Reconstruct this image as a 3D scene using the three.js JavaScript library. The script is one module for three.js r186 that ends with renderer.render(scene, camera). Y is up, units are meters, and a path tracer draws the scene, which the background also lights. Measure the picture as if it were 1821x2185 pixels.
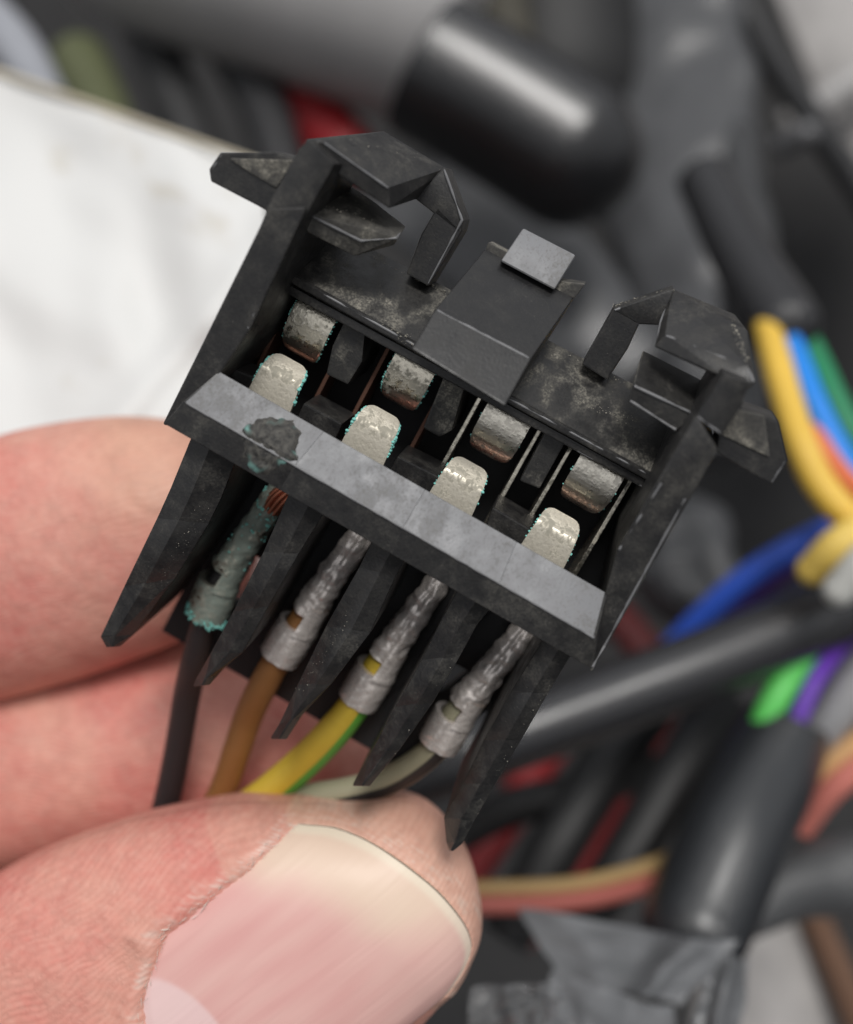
import * as THREE from 'three';
import { ConvexGeometry } from 'three/addons/geometries/ConvexGeometry.js';
import { mergeGeometries, toCreasedNormals } from 'three/addons/utils/BufferGeometryUtils.js';
import { ImprovedNoise } from 'three/addons/math/ImprovedNoise.js';

// ---------------------------------------------------------------- camera, sky, sun, exposure
const scene = new THREE.Scene();
const W = 1821, H = 2185, F = 2226, CX = 910.5, CY = 1092.5;      // photograph size and focal length in its pixels
const PITCH = 35 * Math.PI / 180;
const camera = new THREE.PerspectiveCamera(2 * Math.atan(CY / F) * 180 / Math.PI, 853 / 1024, 0.004, 20);
camera.position.set(0, 0.05, 0.05);
camera.rotation.set(-PITCH, 0, 0);
camera.focus = 0.0505;
camera.userData.fStop = 21;
camera.updateMatrixWorld(true);

// overcast sky: brighter towards the zenith, dim ground haze under the horizon
function makeSky() {
  const w = 128, h = 64, d = new Float32Array(w * h * 4);
  for (let y = 0; y < h; y++) for (let x = 0; x < w; x++) {
    const e = ((y + 0.5) / h - 0.5) * Math.PI, s = Math.sin(e);
    let L = 0.5 * (s > 0 ? 0.5 + 0.5 * s : 0.5 * Math.max(0.14, 1 + s * 5));
    const i = (y * w + x) * 4;
    d[i] = L * 0.97; d[i + 1] = L * 0.985; d[i + 2] = L * 1.02; d[i + 3] = 1;
  }
  const t = new THREE.DataTexture(d, w, h, THREE.RGBAFormat, THREE.FloatType);
  t.mapping = THREE.EquirectangularReflectionMapping; t.magFilter = THREE.LinearFilter; t.minFilter = THREE.LinearFilter;
  t.wrapS = THREE.RepeatWrapping; t.needsUpdate = true;
  return t;
}
const SKY = makeSky();
scene.background = SKY; scene.environment = SKY;

const sun = new THREE.DirectionalLight(0xfffcf8, 1.5);            // veiled sun, a broad soft disc
{
  const l = new THREE.Vector3(0.10, 0.56, 0.82).transformDirection(camera.matrixWorld); // right, up, towards the camera
  sun.position.copy(l); sun.target.position.set(0, 0, 0);
}
sun.castShadow = true; sun.shadow.radius = 34; sun.shadow.mapSize.set(2048, 2048);
Object.assign(sun.shadow.camera, { left: -0.15, right: 0.15, top: 0.15, bottom: -0.15, near: 0.01, far: 3 });
scene.add(sun, sun.target);

const renderer = new THREE.WebGLRenderer({ antialias: true });
renderer.toneMapping = THREE.LinearToneMapping;
renderer.toneMappingExposure = 1.55;
renderer.shadowMap.enabled = true;

// ---------------------------------------------------------------- helpers
const V3 = (x, y, z) => new THREE.Vector3(x, y, z);
function rng(seed) { let a = seed >>> 0; return () => { a = (a + 0x6D2B79F5) | 0; let t = Math.imul(a ^ (a >>> 15), 1 | a); t = (t + Math.imul(t ^ (t >>> 7), 61 | t)) ^ t; return ((t ^ (t >>> 14)) >>> 0) / 4294967296; }; }
const perlin = new ImprovedNoise();
const N3 = (x, y, z) => perlin.noise(x + 31.7, y + 17.3, z + 5.1);
const clamp = (x, a = 0, b = 1) => Math.min(b, Math.max(a, x));
const lerp = (a, b, t) => a + (b - a) * t;
const smooth = (a, b, x) => { const t = clamp((x - a) / (b - a)); return t * t * (3 - 2 * t); };

// camera space in mm (x right, y down, z forward) -> world metres
const cw = (x, y, z) => V3(x * 0.001, -y * 0.001, -z * 0.001).applyMatrix4(camera.matrixWorld);
// photograph pixel at depth z mm -> camera mm / world metres
const pc = (x, y, z) => [(x - CX) / F * z, (y - CY) / F * z, z];
const px = (x, y, z) => cw(...pc(x, y, z));

// connector frame, in camera space: U along its length, A along the contacts (towards the mating end), B towards the viewer
const FR = (() => {
  const t = 20 * Math.PI / 180;
  const U = V3(0.872, 0.489, -0.03).normalize();
  const A = V3(Math.cos(t) * 0.45, -Math.cos(t) * 0.893, -Math.sin(t)); A.addScaledVector(U, -A.dot(U)).normalize();
  const B = V3().crossVectors(U, A);
  const z = F * 5 / 222.6, O = V3(...pc(911.5, 938.5, z));
  return { U, A, B, O };
})();
// pixel on the plane b = const -> connector-local mm (u, a, b)
function Q(x, y, b) {
  const r = V3((x - CX) / F, (y - CY) / F, 1), o = FR.O.clone().negate();
  const t = (b - o.dot(FR.B)) / r.dot(FR.B);
  const p = o.addScaledVector(r, t);
  return V3(p.dot(FR.U), p.dot(FR.A), b);
}
// world placement of a group that uses connector-local coordinates
const LOCAL = (() => {
  const dir = (v) => V3(v.x, -v.y, -v.z).transformDirection(camera.matrixWorld);
  return new THREE.Matrix4().makeBasis(dir(FR.U), dir(FR.A), dir(FR.B)).setPosition(cw(FR.O.x, FR.O.y, FR.O.z));
})();

const taken = new Map();
function numbered(n) { const k = taken.get(n) || 0; taken.set(n, k + 1); return k ? `${n}_${String(k).padStart(3, '0')}` : n; }
function shade(o) { o.castShadow = true; o.receiveShadow = true; return o; }
function tag(o, label, category, group, kind) { Object.assign(o.userData, { label, category }); if (group) o.userData.group = group; if (kind) o.userData.kind = kind; return o; }
function thing(name, label, category, group) { const g = new THREE.Group(); g.name = numbered(name); scene.add(g); return tag(g, label, category, group); }
function part(name, geo, mat, parent) { const m = shade(new THREE.Mesh(geo, mat)); m.name = parent === scene ? numbered(name) : name; parent.add(m); return m; }
function single(name, geo, mat, label, category, group) { return tag(part(name, geo, mat, scene), label, category, group); }
function localThing(name, label, category, group) { const g = thing(name, label, category, group); g.applyMatrix4(LOCAL); return g; }

// uv in metres, each face mapped along its own main axis
function boxUV(g, off = 0) {
  g = g.index ? g.toNonIndexed() : g;
  const p = g.attributes.position, uv = new Float32Array(p.count * 2), a = V3(), b = V3(), c = V3(), n = V3();
  for (let i = 0; i < p.count; i += 3) {
    a.fromBufferAttribute(p, i); b.fromBufferAttribute(p, i + 1); c.fromBufferAttribute(p, i + 2);
    n.crossVectors(b.clone().sub(a), c.clone().sub(a));
    const ax = Math.abs(n.x), ay = Math.abs(n.y), az = Math.abs(n.z);
    [a, b, c].forEach((q, k) => {
      const [s, t] = ax > ay && ax > az ? [q.y, q.z + 0.013] : ay > az ? [q.x, q.z + 0.007] : [q.x, q.y];
      uv[(i + k) * 2] = s + off; uv[(i + k) * 2 + 1] = t + off * 0.7;
    });
  }
  g.setAttribute('uv', new THREE.BufferAttribute(uv, 2));
  return g;
}
const DIRS = (() => { const d = []; for (const x of [-1, 0, 1]) for (const y of [-1, 0, 1]) for (const z of [-1, 0, 1]) if (x || y || z) d.push(V3(x, y, z).normalize()); return d; })();
// rounded convex solid round the given points (mm)
function rhull(pts, r = 0.07) {
  const all = [];
  for (const p of pts) for (const d of DIRS) all.push(V3(p.x + d.x * r, p.y + d.y * r, p.z + d.z * r).multiplyScalar(0.001));
  let g = new ConvexGeometry(all);
  g.deleteAttribute('uv');
  g = toCreasedNormals(g, 0.6);
  return boxUV(g, (pts[0].x * 0.37 % 1) * 0.01);
}
const join = (gs) => mergeGeometries(gs.map((g) => (g.index ? g.toNonIndexed() : g)));
// traced outline (pixels) on plane b0, carried back to plane b1
const slab = (pts, b0, b1, r) => { const f = pts.map(([x, y, b]) => Q(x, y, b ?? b0)); return rhull([...f, ...f.map((p) => V3(p.x, p.y, p.z - (b0 - b1)))], r); };

// sweep: ellipse sections along a path. secs: [{p:Vector3 (any unit), w, d, side?:Vector3}]; returns indexed grid with uv in metres
function sweep(secs, { seg = 24, scale = 1, caps = true, a0 = 0, a1 = Math.PI * 2, fix = null, disp = null, uvRot = false, uvOff = [0, 0] } = {}) {
  const n = secs.length, pos = [], uv = [], idx = [], T = [], closed = Math.abs(a1 - a0 - Math.PI * 2) < 1e-6;
  for (let i = 0; i < n; i++) { const a = secs[Math.max(0, i - 1)].p, b = secs[Math.min(n - 1, i + 1)].p; T.push(b.clone().sub(a).normalize()); }
  let nrm = fix ? fix.clone() : Math.abs(T[0].y) < 0.8 ? V3(0, 1, 0) : V3(1, 0, 0), len = 0;
  for (let i = 0; i < n; i++) {
    if (fix) nrm = fix.clone();
    nrm.addScaledVector(T[i], -nrm.dot(T[i])).normalize();
    const bi = V3().crossVectors(T[i], nrm), s = secs[i];
    if (i) len += s.p.distanceTo(secs[i - 1].p);
    for (let k = 0; k <= seg; k++) {
      const th = a0 + (a1 - a0) * k / seg, c = Math.cos(th), sn = Math.sin(th);
      const q = s.p.clone().addScaledVector(bi, c * s.w).addScaledVector(nrm, sn * (s.d ?? s.w));
      if (disp) { const dn = V3().addScaledVector(bi, c / (s.w || 1e-6)).addScaledVector(nrm, sn / (s.d ?? s.w ?? 1e-6)).normalize(); q.addScaledVector(dn, disp(q, i / (n - 1), th)); }
      pos.push(q.x * scale, q.y * scale, q.z * scale);
      const ar = th * Math.max(s.w, 0.3) * scale;
      const uu = len * scale + uvOff[0], vv = ar + uvOff[1];
      uv.push(uvRot ? vv : uu, uvRot ? uu : vv);
    }
  }
  const row = seg + 1;
  for (let i = 0; i < n - 1; i++) for (let k = 0; k < seg; k++) { const a = i * row + k, b = a + 1, c = a + row, d = c + 1; idx.push(a, b, c, b, d, c); }
  if (caps && closed) for (const i of [0, n - 1]) {
    const s = secs[i]; pos.push(s.p.x * scale, s.p.y * scale, s.p.z * scale); uv.push(uvOff[0], uvOff[1]);
    const m = pos.length / 3 - 1;
    for (let k = 0; k < seg; k++) { const a = i * row + k; i ? idx.push(a, a + 1, m) : idx.push(a + 1, a, m); }
  }
  const g = new THREE.BufferGeometry();
  g.setAttribute('position', new THREE.Float32BufferAttribute(pos, 3));
  g.setAttribute('uv', new THREE.Float32BufferAttribute(uv, 2));
  g.setIndex(idx);
  g.computeVertexNormals();
  // weld the seam's normals
  if (closed) { const nn = g.attributes.normal; for (let i = 0; i < n; i++) { const a = i * row, b = a + seg, v = V3(nn.getX(a) + nn.getX(b), nn.getY(a) + nn.getY(b), nn.getZ(a) + nn.getZ(b)).normalize(); nn.setXYZ(a, v.x, v.y, v.z); nn.setXYZ(b, v.x, v.y, v.z); } }
  return g;
}
// smooth path through control sections
function along(ctrl, n) {
  const keys = Object.keys(ctrl[0]).filter((k) => k !== 'p'), curve = new THREE.CatmullRomCurve3(ctrl.map((c) => c.p), false, 'centripetal');
  const out = [];
  for (let i = 0; i < n; i++) {
    const t = i / (n - 1), f = t * (ctrl.length - 1), k = Math.min(ctrl.length - 2, Math.floor(f)), e = f - k;
    const s = { p: curve.getPoint(t) };
    for (const key of keys) {
      const g = (j) => ctrl[clamp(j, 0, ctrl.length - 1)][key], p0 = g(k - 1), p1 = g(k), p2 = g(k + 1), p3 = g(k + 2);
      s[key] = 0.5 * (2 * p1 + (p2 - p0) * e + (2 * p0 - 5 * p1 + 4 * p2 - p3) * e * e + (3 * p1 - p0 - 3 * p2 + p3) * e * e * e);
    }
    out.push(s);
  }
  return out;
}
// round tube through pixels [x, y, z]; width in pixels of the photograph at that depth
function wireSecs(pts, n = 60) { return along(pts.map(([x, y, z, w]) => ({ p: px(x, y, z), w: w / 2 / F * z * 0.001 })), n); }
function tube(pts, opt = {}) { return sweep(wireSecs(pts, opt.n || 60), { seg: 32, ...opt }); }
function domed(secs, k = 10, both = true) { // rounds the ends of a sweep
  const out = [], a = secs[0], b = secs[secs.length - 1], ta = secs[1].p.clone().sub(a.p).normalize(), tb = b.p.clone().sub(secs[secs.length - 2].p).normalize();
  if (both) for (let i = 0; i < k; i++) { const t = i / k * Math.PI / 2; out.push({ ...a, p: a.p.clone().addScaledVector(ta, -a.w * Math.cos(t)), w: Math.max(a.w * Math.sin(t), a.w * 0.02) }); }
  out.push(...secs);
  for (let i = 1; i <= k; i++) { const t = i / k * Math.PI / 2; out.push({ ...b, p: b.p.clone().addScaledVector(tb, b.w * Math.sin(t)), w: Math.max(b.w * Math.cos(t), b.w * 0.02) }); }
  return out;
}

// ---------------------------------------------------------------- textures (tileable noise)
function tileNoise(n, cells, seed) {
  const r = rng(seed), g = new Float32Array(cells * cells); for (let i = 0; i < g.length; i++) g[i] = r();
  const out = new Float32Array(n * n);
  for (let y = 0; y < n; y++) {
    const fy = y / n * cells, y0 = Math.floor(fy), ty = fy - y0, sy = ty * ty * (3 - 2 * ty), ya = (y0 % cells) * cells, yb = ((y0 + 1) % cells) * cells;
    for (let x = 0; x < n; x++) {
      const fx = x / n * cells, x0 = Math.floor(fx), tx = fx - x0, sx = tx * tx * (3 - 2 * tx), xa = x0 % cells, xb = (x0 + 1) % cells;
      out[y * n + x] = lerp(lerp(g[ya + xa], g[ya + xb], sx), lerp(g[yb + xa], g[yb + xb], sx), sy);
    }
  }
  return out;
}
function fbm(n, cells, oct, seed) {
  const out = new Float32Array(n * n); let amp = 1, tot = 0;
  for (let o = 0; o < oct; o++) { const t = tileNoise(n, Math.min(cells << o, n), seed + o * 101); for (let i = 0; i < out.length; i++) out[i] += t[i] * amp; tot += amp; amp *= 0.55; }
  for (let i = 0; i < out.length; i++) out[i] /= tot;
  return out;
}
function tex(n, fn, size, srgb = false) { // fn(i, x, y) -> [r, g, b] in 0..1; size: metres per tile
  const d = new Uint8Array(n * n * 4);
  for (let y = 0; y < n; y++) for (let x = 0; x < n; x++) { const i = y * n + x, c = fn(i, x, y); for (let k = 0; k < 3; k++) d[i * 4 + k] = clamp((c.length ? c[k] : c)) * 255; d[i * 4 + 3] = 255; }
  const t = new THREE.DataTexture(d, n, n, THREE.RGBAFormat);
  t.wrapS = t.wrapT = THREE.RepeatWrapping; t.magFilter = THREE.LinearFilter; t.minFilter = THREE.LinearMipmapLinearFilter; t.generateMipmaps = true;
  if (srgb) t.colorSpace = THREE.SRGBColorSpace;
  t.repeat.set(1 / size, 1 / size); t.needsUpdate = true;
  return t;
}
const mix3 = (a, b, t) => [lerp(a[0], b[0], t), lerp(a[1], b[1], t), lerp(a[2], b[2], t)];
const toS = (c) => c.map((x) => (x <= 0.0031308 ? x * 12.92 : 1.055 * Math.pow(x, 1 / 2.4) - 0.055));

// black moulded plastic with dust, grey film and fine scratches
function plasticMat(seed, dust, film, base = [0.012, 0.012, 0.014], rough = 0.5, grime = 0) {
  const n = 1024, size = 0.016;
  const big = fbm(n, 5, 5, seed), mid = fbm(n, 24, 4, seed + 7), fine = fbm(n, 180, 3, seed + 13), sp = tileNoise(n, 300, seed + 21);
  const scr = new Float32Array(n * n), r = rng(seed + 3);
  for (let k = 0; k < 160; k++) { // scratches and fibres
    let x = r() * n, y = r() * n, a = r() * 6.28; const L = 20 + r() * 90, bend = (r() - 0.5) * 0.06, v = 0.25 + r() * 0.6;
    for (let s = 0; s < L; s++) { x += Math.cos(a); y += Math.sin(a); a += bend; scr[((y | 0) & (n - 1)) * n + ((x | 0) & (n - 1))] = v; }
  }
  const D = new Float32Array(n * n);
  for (let i = 0; i < D.length; i++) {
    const patch = smooth(0.46, 0.72, big[i] * 0.6 + mid[i] * 0.4);
    const grain = smooth(0.36, 0.7, fine[i] * 0.7 + sp[i] * 0.3);
    D[i] = clamp(dust * (patch * (0.25 + 0.75 * grain)) + film * (0.25 + 1.1 * mid[i]) * (0.35 + 1.3 * fine[i]) * 0.5 + (sp[i] > 0.955 ? 0.2 : 0) + scr[i] * 0.13);
  }
  const map = tex(n, (i) => toS(mix3(base.map((c) => c * (1 - grime * smooth(0.5, 0.66, big[i] * 0.5 + mid[i] * 0.3 + fine[i] * 0.2) - grime * 0.6 * smooth(0.55, 0.75, fine[i]))), [0.24, 0.225, 0.19], D[i])), size, true);
  const rm = tex(n, (i) => { const v = clamp(rough + D[i] * 0.7 + (mid[i] - 0.5) * 0.3, 0.2, 0.95); return [v, v, v]; }, size);
  const bm = tex(n, (i) => { const v = 0.5 + (fine[i] - 0.5) * 0.5 + (mid[i] - 0.5) * 0.4 + D[i] * 0.3; return [v, v, v]; }, size);
  return new THREE.MeshPhysicalMaterial({ map, roughnessMap: rm, roughness: 1, bumpMap: bm, bumpScale: 0.000016 });
}
const M = {};
M.plastic = plasticMat(11, 0.12, 0.13, [0.008, 0.008, 0.0095], 0.42);
M.plasticDusty = plasticMat(41, 0.8, 0.16, [0.009, 0.009, 0.01], 0.45);
M.plasticCake = plasticMat(71, 0.95, 0.55);
M.plasticScuffSheen = plasticMat(91, 0.1, 0.25, [0.19, 0.193, 0.205], 0.5, 0.22);  // scuffed plastic; its pale base also holds the painted sky sheen
M.plasticClean = plasticMat(131, 0.06, 0.05, [0.008, 0.008, 0.009], 0.45);
M.edgeHighlight = new THREE.MeshPhysicalMaterial({ color: new THREE.Color().setRGB(0.16, 0.16, 0.165), roughness: 0.45 });  // pale grey that paints the highlights along the edges
M.deep = new THREE.MeshPhysicalMaterial({ color: new THREE.Color().setRGB(0.008, 0.008, 0.009), roughness: 0.7 });

function metalMat(seed, patina, base, spot) {
  const n = 512, size = 0.006, a = fbm(n, 6, 5, seed), b = fbm(n, 40, 3, seed + 5);
  const P = (i) => clamp(smooth(0.62 - patina * 0.35, 0.75 - patina * 0.2, a[i] * 0.7 + b[i] * 0.3));
  const map = tex(n, (i) => toS(mix3(mix3(base, base.map((x) => x * 0.8), smooth(0.4, 0.7, b[i])), spot, P(i))), size, true);
  const orm = tex(n, (i) => { const p = P(i); return [1, clamp(0.2 + 0.22 * b[i] + 0.5 * p), clamp(1 - 0.9 * p)]; }, size);
  const bm = tex(n, (i) => 0.5 + (b[i] - 0.5) * 0.7 + P(i) * 0.3, size);
  return new THREE.MeshPhysicalMaterial({ map, roughnessMap: orm, metalnessMap: orm, roughness: 1, metalness: 1, bumpMap: bm, bumpScale: 0.000018 });
}
for (const t of [0]) {
  M.tin = metalMat(5, -0.12, [0.82, 0.77, 0.67], [0.4, 0.35, 0.28]);
  M.crimp = metalMat(15, -0.1, [0.82, 0.75, 0.7], [0.45, 0.4, 0.36]); M.crimp.metalness = 0.5;
  M.tinWorn = metalMat(25, 0.3, [0.72, 0.67, 0.56], [0.36, 0.34, 0.28]);
  M.tinGreen = metalMat(45, 0.6, [0.6, 0.57, 0.47], [0.31, 0.325, 0.28]);
}
M.verdigris = new THREE.MeshPhysicalMaterial({ color: new THREE.Color().setRGB(0.22, 0.58, 0.52), roughness: 0.95 });
M.crust = metalMat(85, 0.9, [0.6, 0.57, 0.47], [0.22, 0.255, 0.22]);
M.tinDull = M.tinWorn.clone(); M.tinDull.metalness = 0.5; M.tinDull.roughness = 1.6; // oxidised, matt
M.copperDull = new THREE.MeshPhysicalMaterial({ color: new THREE.Color().setRGB(0.13, 0.065, 0.045), roughness: 0.6, metalness: 0.7 });
M.copper = new THREE.MeshPhysicalMaterial({ color: new THREE.Color().setRGB(0.55, 0.2, 0.12), roughness: 0.45, metalness: 0.9 });

function rubber(r, g, b, rough = 0.45, opt = {}) {
  const n = 256, a = RN[0], f = RN[1];
  const map = tex(n, (i) => { const k = 0.8 + 0.35 * a[i] + 0.12 * (f[i] - 0.5); return toS([r * k, g * k, b * k]); }, 0.02, true);
  const bm = RB;
  return new THREE.MeshPhysicalMaterial({ map, roughness: rough, bumpMap: bm, bumpScale: 0.000012, ...opt });
}
const RN = [fbm(256, 5, 4, 301), fbm(256, 50, 2, 311)];
const RB = tex(256, (i) => RN[1][i] * 0.7 + RN[0][i] * 0.3, 0.008);

// ---------------------------------------------------------------- setting: added dark sheet, the shade of the depth put into its colour
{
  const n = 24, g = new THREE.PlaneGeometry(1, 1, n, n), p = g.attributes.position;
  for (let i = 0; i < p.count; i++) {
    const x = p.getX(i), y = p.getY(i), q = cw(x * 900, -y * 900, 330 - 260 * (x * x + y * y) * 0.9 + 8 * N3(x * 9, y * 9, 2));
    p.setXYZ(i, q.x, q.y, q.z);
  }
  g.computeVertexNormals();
  const m = part('dark_backdrop', g, rubber(0.024, 0.0235, 0.024, 0.85), scene);  // near-black colour stands for the shaded depth
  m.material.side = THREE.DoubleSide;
  Object.assign(m.userData, { label: 'added near black liner behind the cables and pipes', category: 'backdrop', kind: 'structure' });
}

// ---------------------------------------------------------------- background things
const BGROUP = 'loose cables behind the connector';
// creased white sheet
{
  const nx = 70, ny = 70, pos = [], uv = [], idx = [];
  // corners (pixels, depth): upper edge far, lower edge near
  const TL = [-420, 10, 120], TR = [560, 350, 100], BL = [-420, 1150, 88], BR = [640, 1250, 78];
  for (let j = 0; j <= ny; j++) for (let i = 0; i <= nx; i++) {
    const s = i / nx, t = j / ny, e = 0.03 * Math.sin(s * 7 + 1) * (1 - t);
    const X = lerp(lerp(TL[0], TR[0], s), lerp(BL[0], BR[0], s), t), Y = lerp(lerp(TL[1], TR[1], s), lerp(BL[1], BR[1], s), t) - e * 600 * 0.2, Z = lerp(lerp(TL[2], TR[2], s), lerp(BL[2], BR[2], s), t);
    const d1 = (X - 560) * 0.64 + (Y - 420) * 0.77, cr = Math.exp(-Math.pow((X * 0.77 - Y * -0.64 - 0 - 770) / 40, 2));
    let z = Z + 3.6 * N3(s * 3.2, t * 3.4, 1) + 1.2 * N3(s * 7, t * 7, 4) - 1.9 * cr + 1.8 * Math.exp(-Math.pow((X - 330) / 70, 2) - Math.pow((Y - 640) / 190, 2));
    const q = px(X, Y, z); pos.push(q.x, q.y, q.z); uv.push(s * 0.06, t * 0.06);
  }
  for (let j = 0; j < ny; j++) for (let i = 0; i < nx; i++) { const a = j * (nx + 1) + i, b = a + 1, c = a + nx + 1, d = c + 1; idx.push(a, c, b, b, c, d); }
  const g = new THREE.BufferGeometry(); g.setAttribute('position', new THREE.Float32BufferAttribute(pos, 3)); g.setAttribute('uv', new THREE.Float32BufferAttribute(uv, 2)); g.setIndex(idx); g.computeVertexNormals();
  const f = fbm(512, 6, 5, 77);
  const map = tex(512, (i) => toS(mix3([0.64, 0.64, 0.63], [0.55, 0.53, 0.48], smooth(0.62, 0.8, f[i]))), 0.05, true);
  const m = new THREE.MeshPhysicalMaterial({ map, roughness: 0.6, side: THREE.DoubleSide });
  const sh = tag(thing('white_sheet', 'softly creased white sheet with a cream edge behind the fingers', 'sheet'), 'softly creased white sheet with a cream edge behind the fingers', 'sheet');
  part('sheet_face', g, m, sh);
  part('edge_binding', tube([[-420, 8, 120, 16], [-100, 119, 113, 14], [250, 241, 105, 12], [470, 318, 101, 12], [560, 350, 99.5, 12]], { n: 40 }), rubber(0.55, 0.49, 0.37, 0.7), sh);
}
function cable(name, label, pts, mat, opt = {}) {
  const secs = wireSecs(pts, opt.n || 60);
  const g = sweep(opt.dome ? domed(secs, 10, opt.dome !== 'end') : secs, { seg: 40, ...opt });
  return single(name, g, mat, label, opt.cat || 'cable', opt.group);
}
// upper left
cable('grey_pipe', 'thick pale grey painted pipe running beside the white sheet', [[250, -217, 196, 480], [389, -170, 194, 500], [700, -66, 190, 500], [954, 20, 186, 500], [1060, 56, 184, 500]], rubber(0.42, 0.41, 0.405, 0.5), { cat: 'pipe' });
cable('hose', 'dull black hose between the white sheet and the grey pipe, beside the olive sleeve', [[180, -350, 225, 110], [300, 20, 210, 110], [370, 200, 200, 110], [450, 420, 190, 110], [560, 900, 170, 110]], rubber(0.03, 0.03, 0.031, 0.5), { cat: 'hose', group: 'black hoses under the grey pipe' });
cable('hose', 'dull black hose under the grey pipe, beside the red part', [[330, -300, 225, 110], [470, 60, 205, 110], [560, 220, 195, 110], [620, 420, 185, 105], [720, 900, 170, 105]], rubber(0.026, 0.026, 0.028, 0.5), { cat: 'hose', group: 'black hoses under the grey pipe' });
cable('olive_sleeve', 'short olive green sleeve above the edge of the white sheet', [[170, 130, 190, 120], [215, 230, 180, 120], [250, 330, 170, 120]], rubber(0.09, 0.1, 0.045, 0.6), { cat: 'sleeve' });
cable('pale_rod', 'pale bluish grey rod crossing above the white sheet', [[-120, -40, 165, 120], [20, 90, 160, 110], [110, 230, 150, 90]], rubber(0.3, 0.31, 0.34, 0.4), { cat: 'rod' });
cable('red_part', 'dark red painted stub below the grey pipe', [[590, 180, 205, 150], [660, 250, 200, 150], [740, 330, 195, 140]], rubber(0.26, 0.006, 0.01, 0.5), { cat: 'stub', dome: true });
// black rubber boot
{
  const t = thing('rubber_boot', 'large glossy black rubber boot with a rounded end', 'boot');
  part('sleeve', sweep(domed(wireSecs([[903, 138, 151.5, 276], [909, 142, 151.5, 300], [960, 172, 151.3, 304], [1100, 255, 151, 308], [1215, 328, 150.5, 312]], 40), 24, false), { seg: 72 }), rubber(0.009, 0.009, 0.01, 0.26, { clearcoat: 0.4, clearcoatRoughness: 0.22 }), t);
}
cable('dark_post', 'dull olive brown post above the rubber boot', [[1030, -160, 182, 120], [1062, 0, 180, 130], [1090, 170, 176, 130]], rubber(0.05, 0.045, 0.032, 0.7), { cat: 'post' });
cable('black_cover', 'matt black rounded cover behind the glossy rubber boot', [[1110, -260, 207, 330], [1165, 0, 205, 370], [1178, 190, 203, 390]], rubber(0.012, 0.012, 0.0125, 0.6), { cat: 'cover', dome: 'end' });
// vinyl tape wrapped loom (a wide flattened bundle) and its tails
function ribbon(name, label, pts, mat, opt = {}) { // pts: [x, y, z, width px], thin, wrinkled
  const secs = along(pts.map(([x, y, z, w, tw]) => ({ p: px(x, y, z), w: w / 2 / F * z * 0.001, d: (opt.thick || 0.0022), tw: tw || 0 })), opt.n || 80);
  const g = sweep(secs, { seg: 64, fix: V3(...[opt.nx ?? 0, opt.ny ?? 0.45, opt.nz ?? 0.9]), disp: (q, s, th) => (opt.amp ?? 0.0009) * (1.3 * N3(q.x * 70, q.y * 70, q.z * 70) + 0.35 * N3(q.x * 190, q.y * 190, q.z * 190)) });
  return single(name, g, mat, label, opt.cat || 'tape', opt.group);
}
const tape = rubber(0.06, 0.0615, 0.065, 0.32), tapeDark = rubber(0.035, 0.036, 0.038, 0.36);
ribbon('taped_loom', 'wide grey taped loom running down beside the rubber boot', [[1330, -260, 215, 420], [1400, 100, 200, 380], [1450, 420, 185, 330], [1500, 720, 170, 260], [1540, 980, 165, 200]], tape, { cat: 'loom', thick: 0.006, amp: 0.0016, nx: -0.25 });
ribbon('tape_tail', 'smooth grey tape strip lying under the rubber boot', [[880, 380, 190, 260], [1040, 520, 180, 280], [1200, 640, 172, 270], [1360, 800, 168, 200]], tape, { thick: 0.003, amp: 0.0009, ny: 0.7, nz: 0.7 });
ribbon('dark_strap', 'narrow dark strap twisting beside the taped loom', [[1560, 300, 185, 90], [1590, 480, 172, 120], [1610, 640, 160, 110], [1680, 800, 150, 80]], tapeDark, { cat: 'strap', thick: 0.003, nx: -0.5 });
// upper right panel
{
  const t = thing('painted_fairing', 'pale warm grey panel behind the black edge cable', 'panel');
  const P = (x, y, z) => { const q = px(x, y, z).multiplyScalar(1000); return q; };
  const pts = [[1560, -260, 250], [2300, -260, 235], [2300, 800, 190], [1840, 420, 215]];
  part('plate', rhull([...pts.map((p) => P(...p)), ...pts.map(([x, y, z]) => P(x, y, z + 6))], 1.2), rubber(0.34, 0.325, 0.315, 0.55), t);
  part('raised_bead', sweep(domed(wireSecs([[1690, 260, 212, 60], [1800, 190, 210, 66], [1960, 100, 210, 70]], 30), 8), { seg: 32 }), rubber(0.36, 0.35, 0.345, 0.4), t);
}
cable('edge_cable', 'thin black cable along the edge of the pale grey panel', [[1520, -140, 205, 60], [1610, 60, 200, 62], [1730, 250, 190, 62], [1850, 420, 180, 62], [1980, 640, 175, 62]], rubber(0.012, 0.012, 0.013, 0.4));
cable('bolt_shank', 'small shiny dark bolt shank beside the black edge cable', [[1670, 310, 180, 50], [1720, 285, 176, 50]], rubber(0.12, 0.12, 0.125, 0.25), { cat: 'bolt', dome: true, n: 12 });
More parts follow.
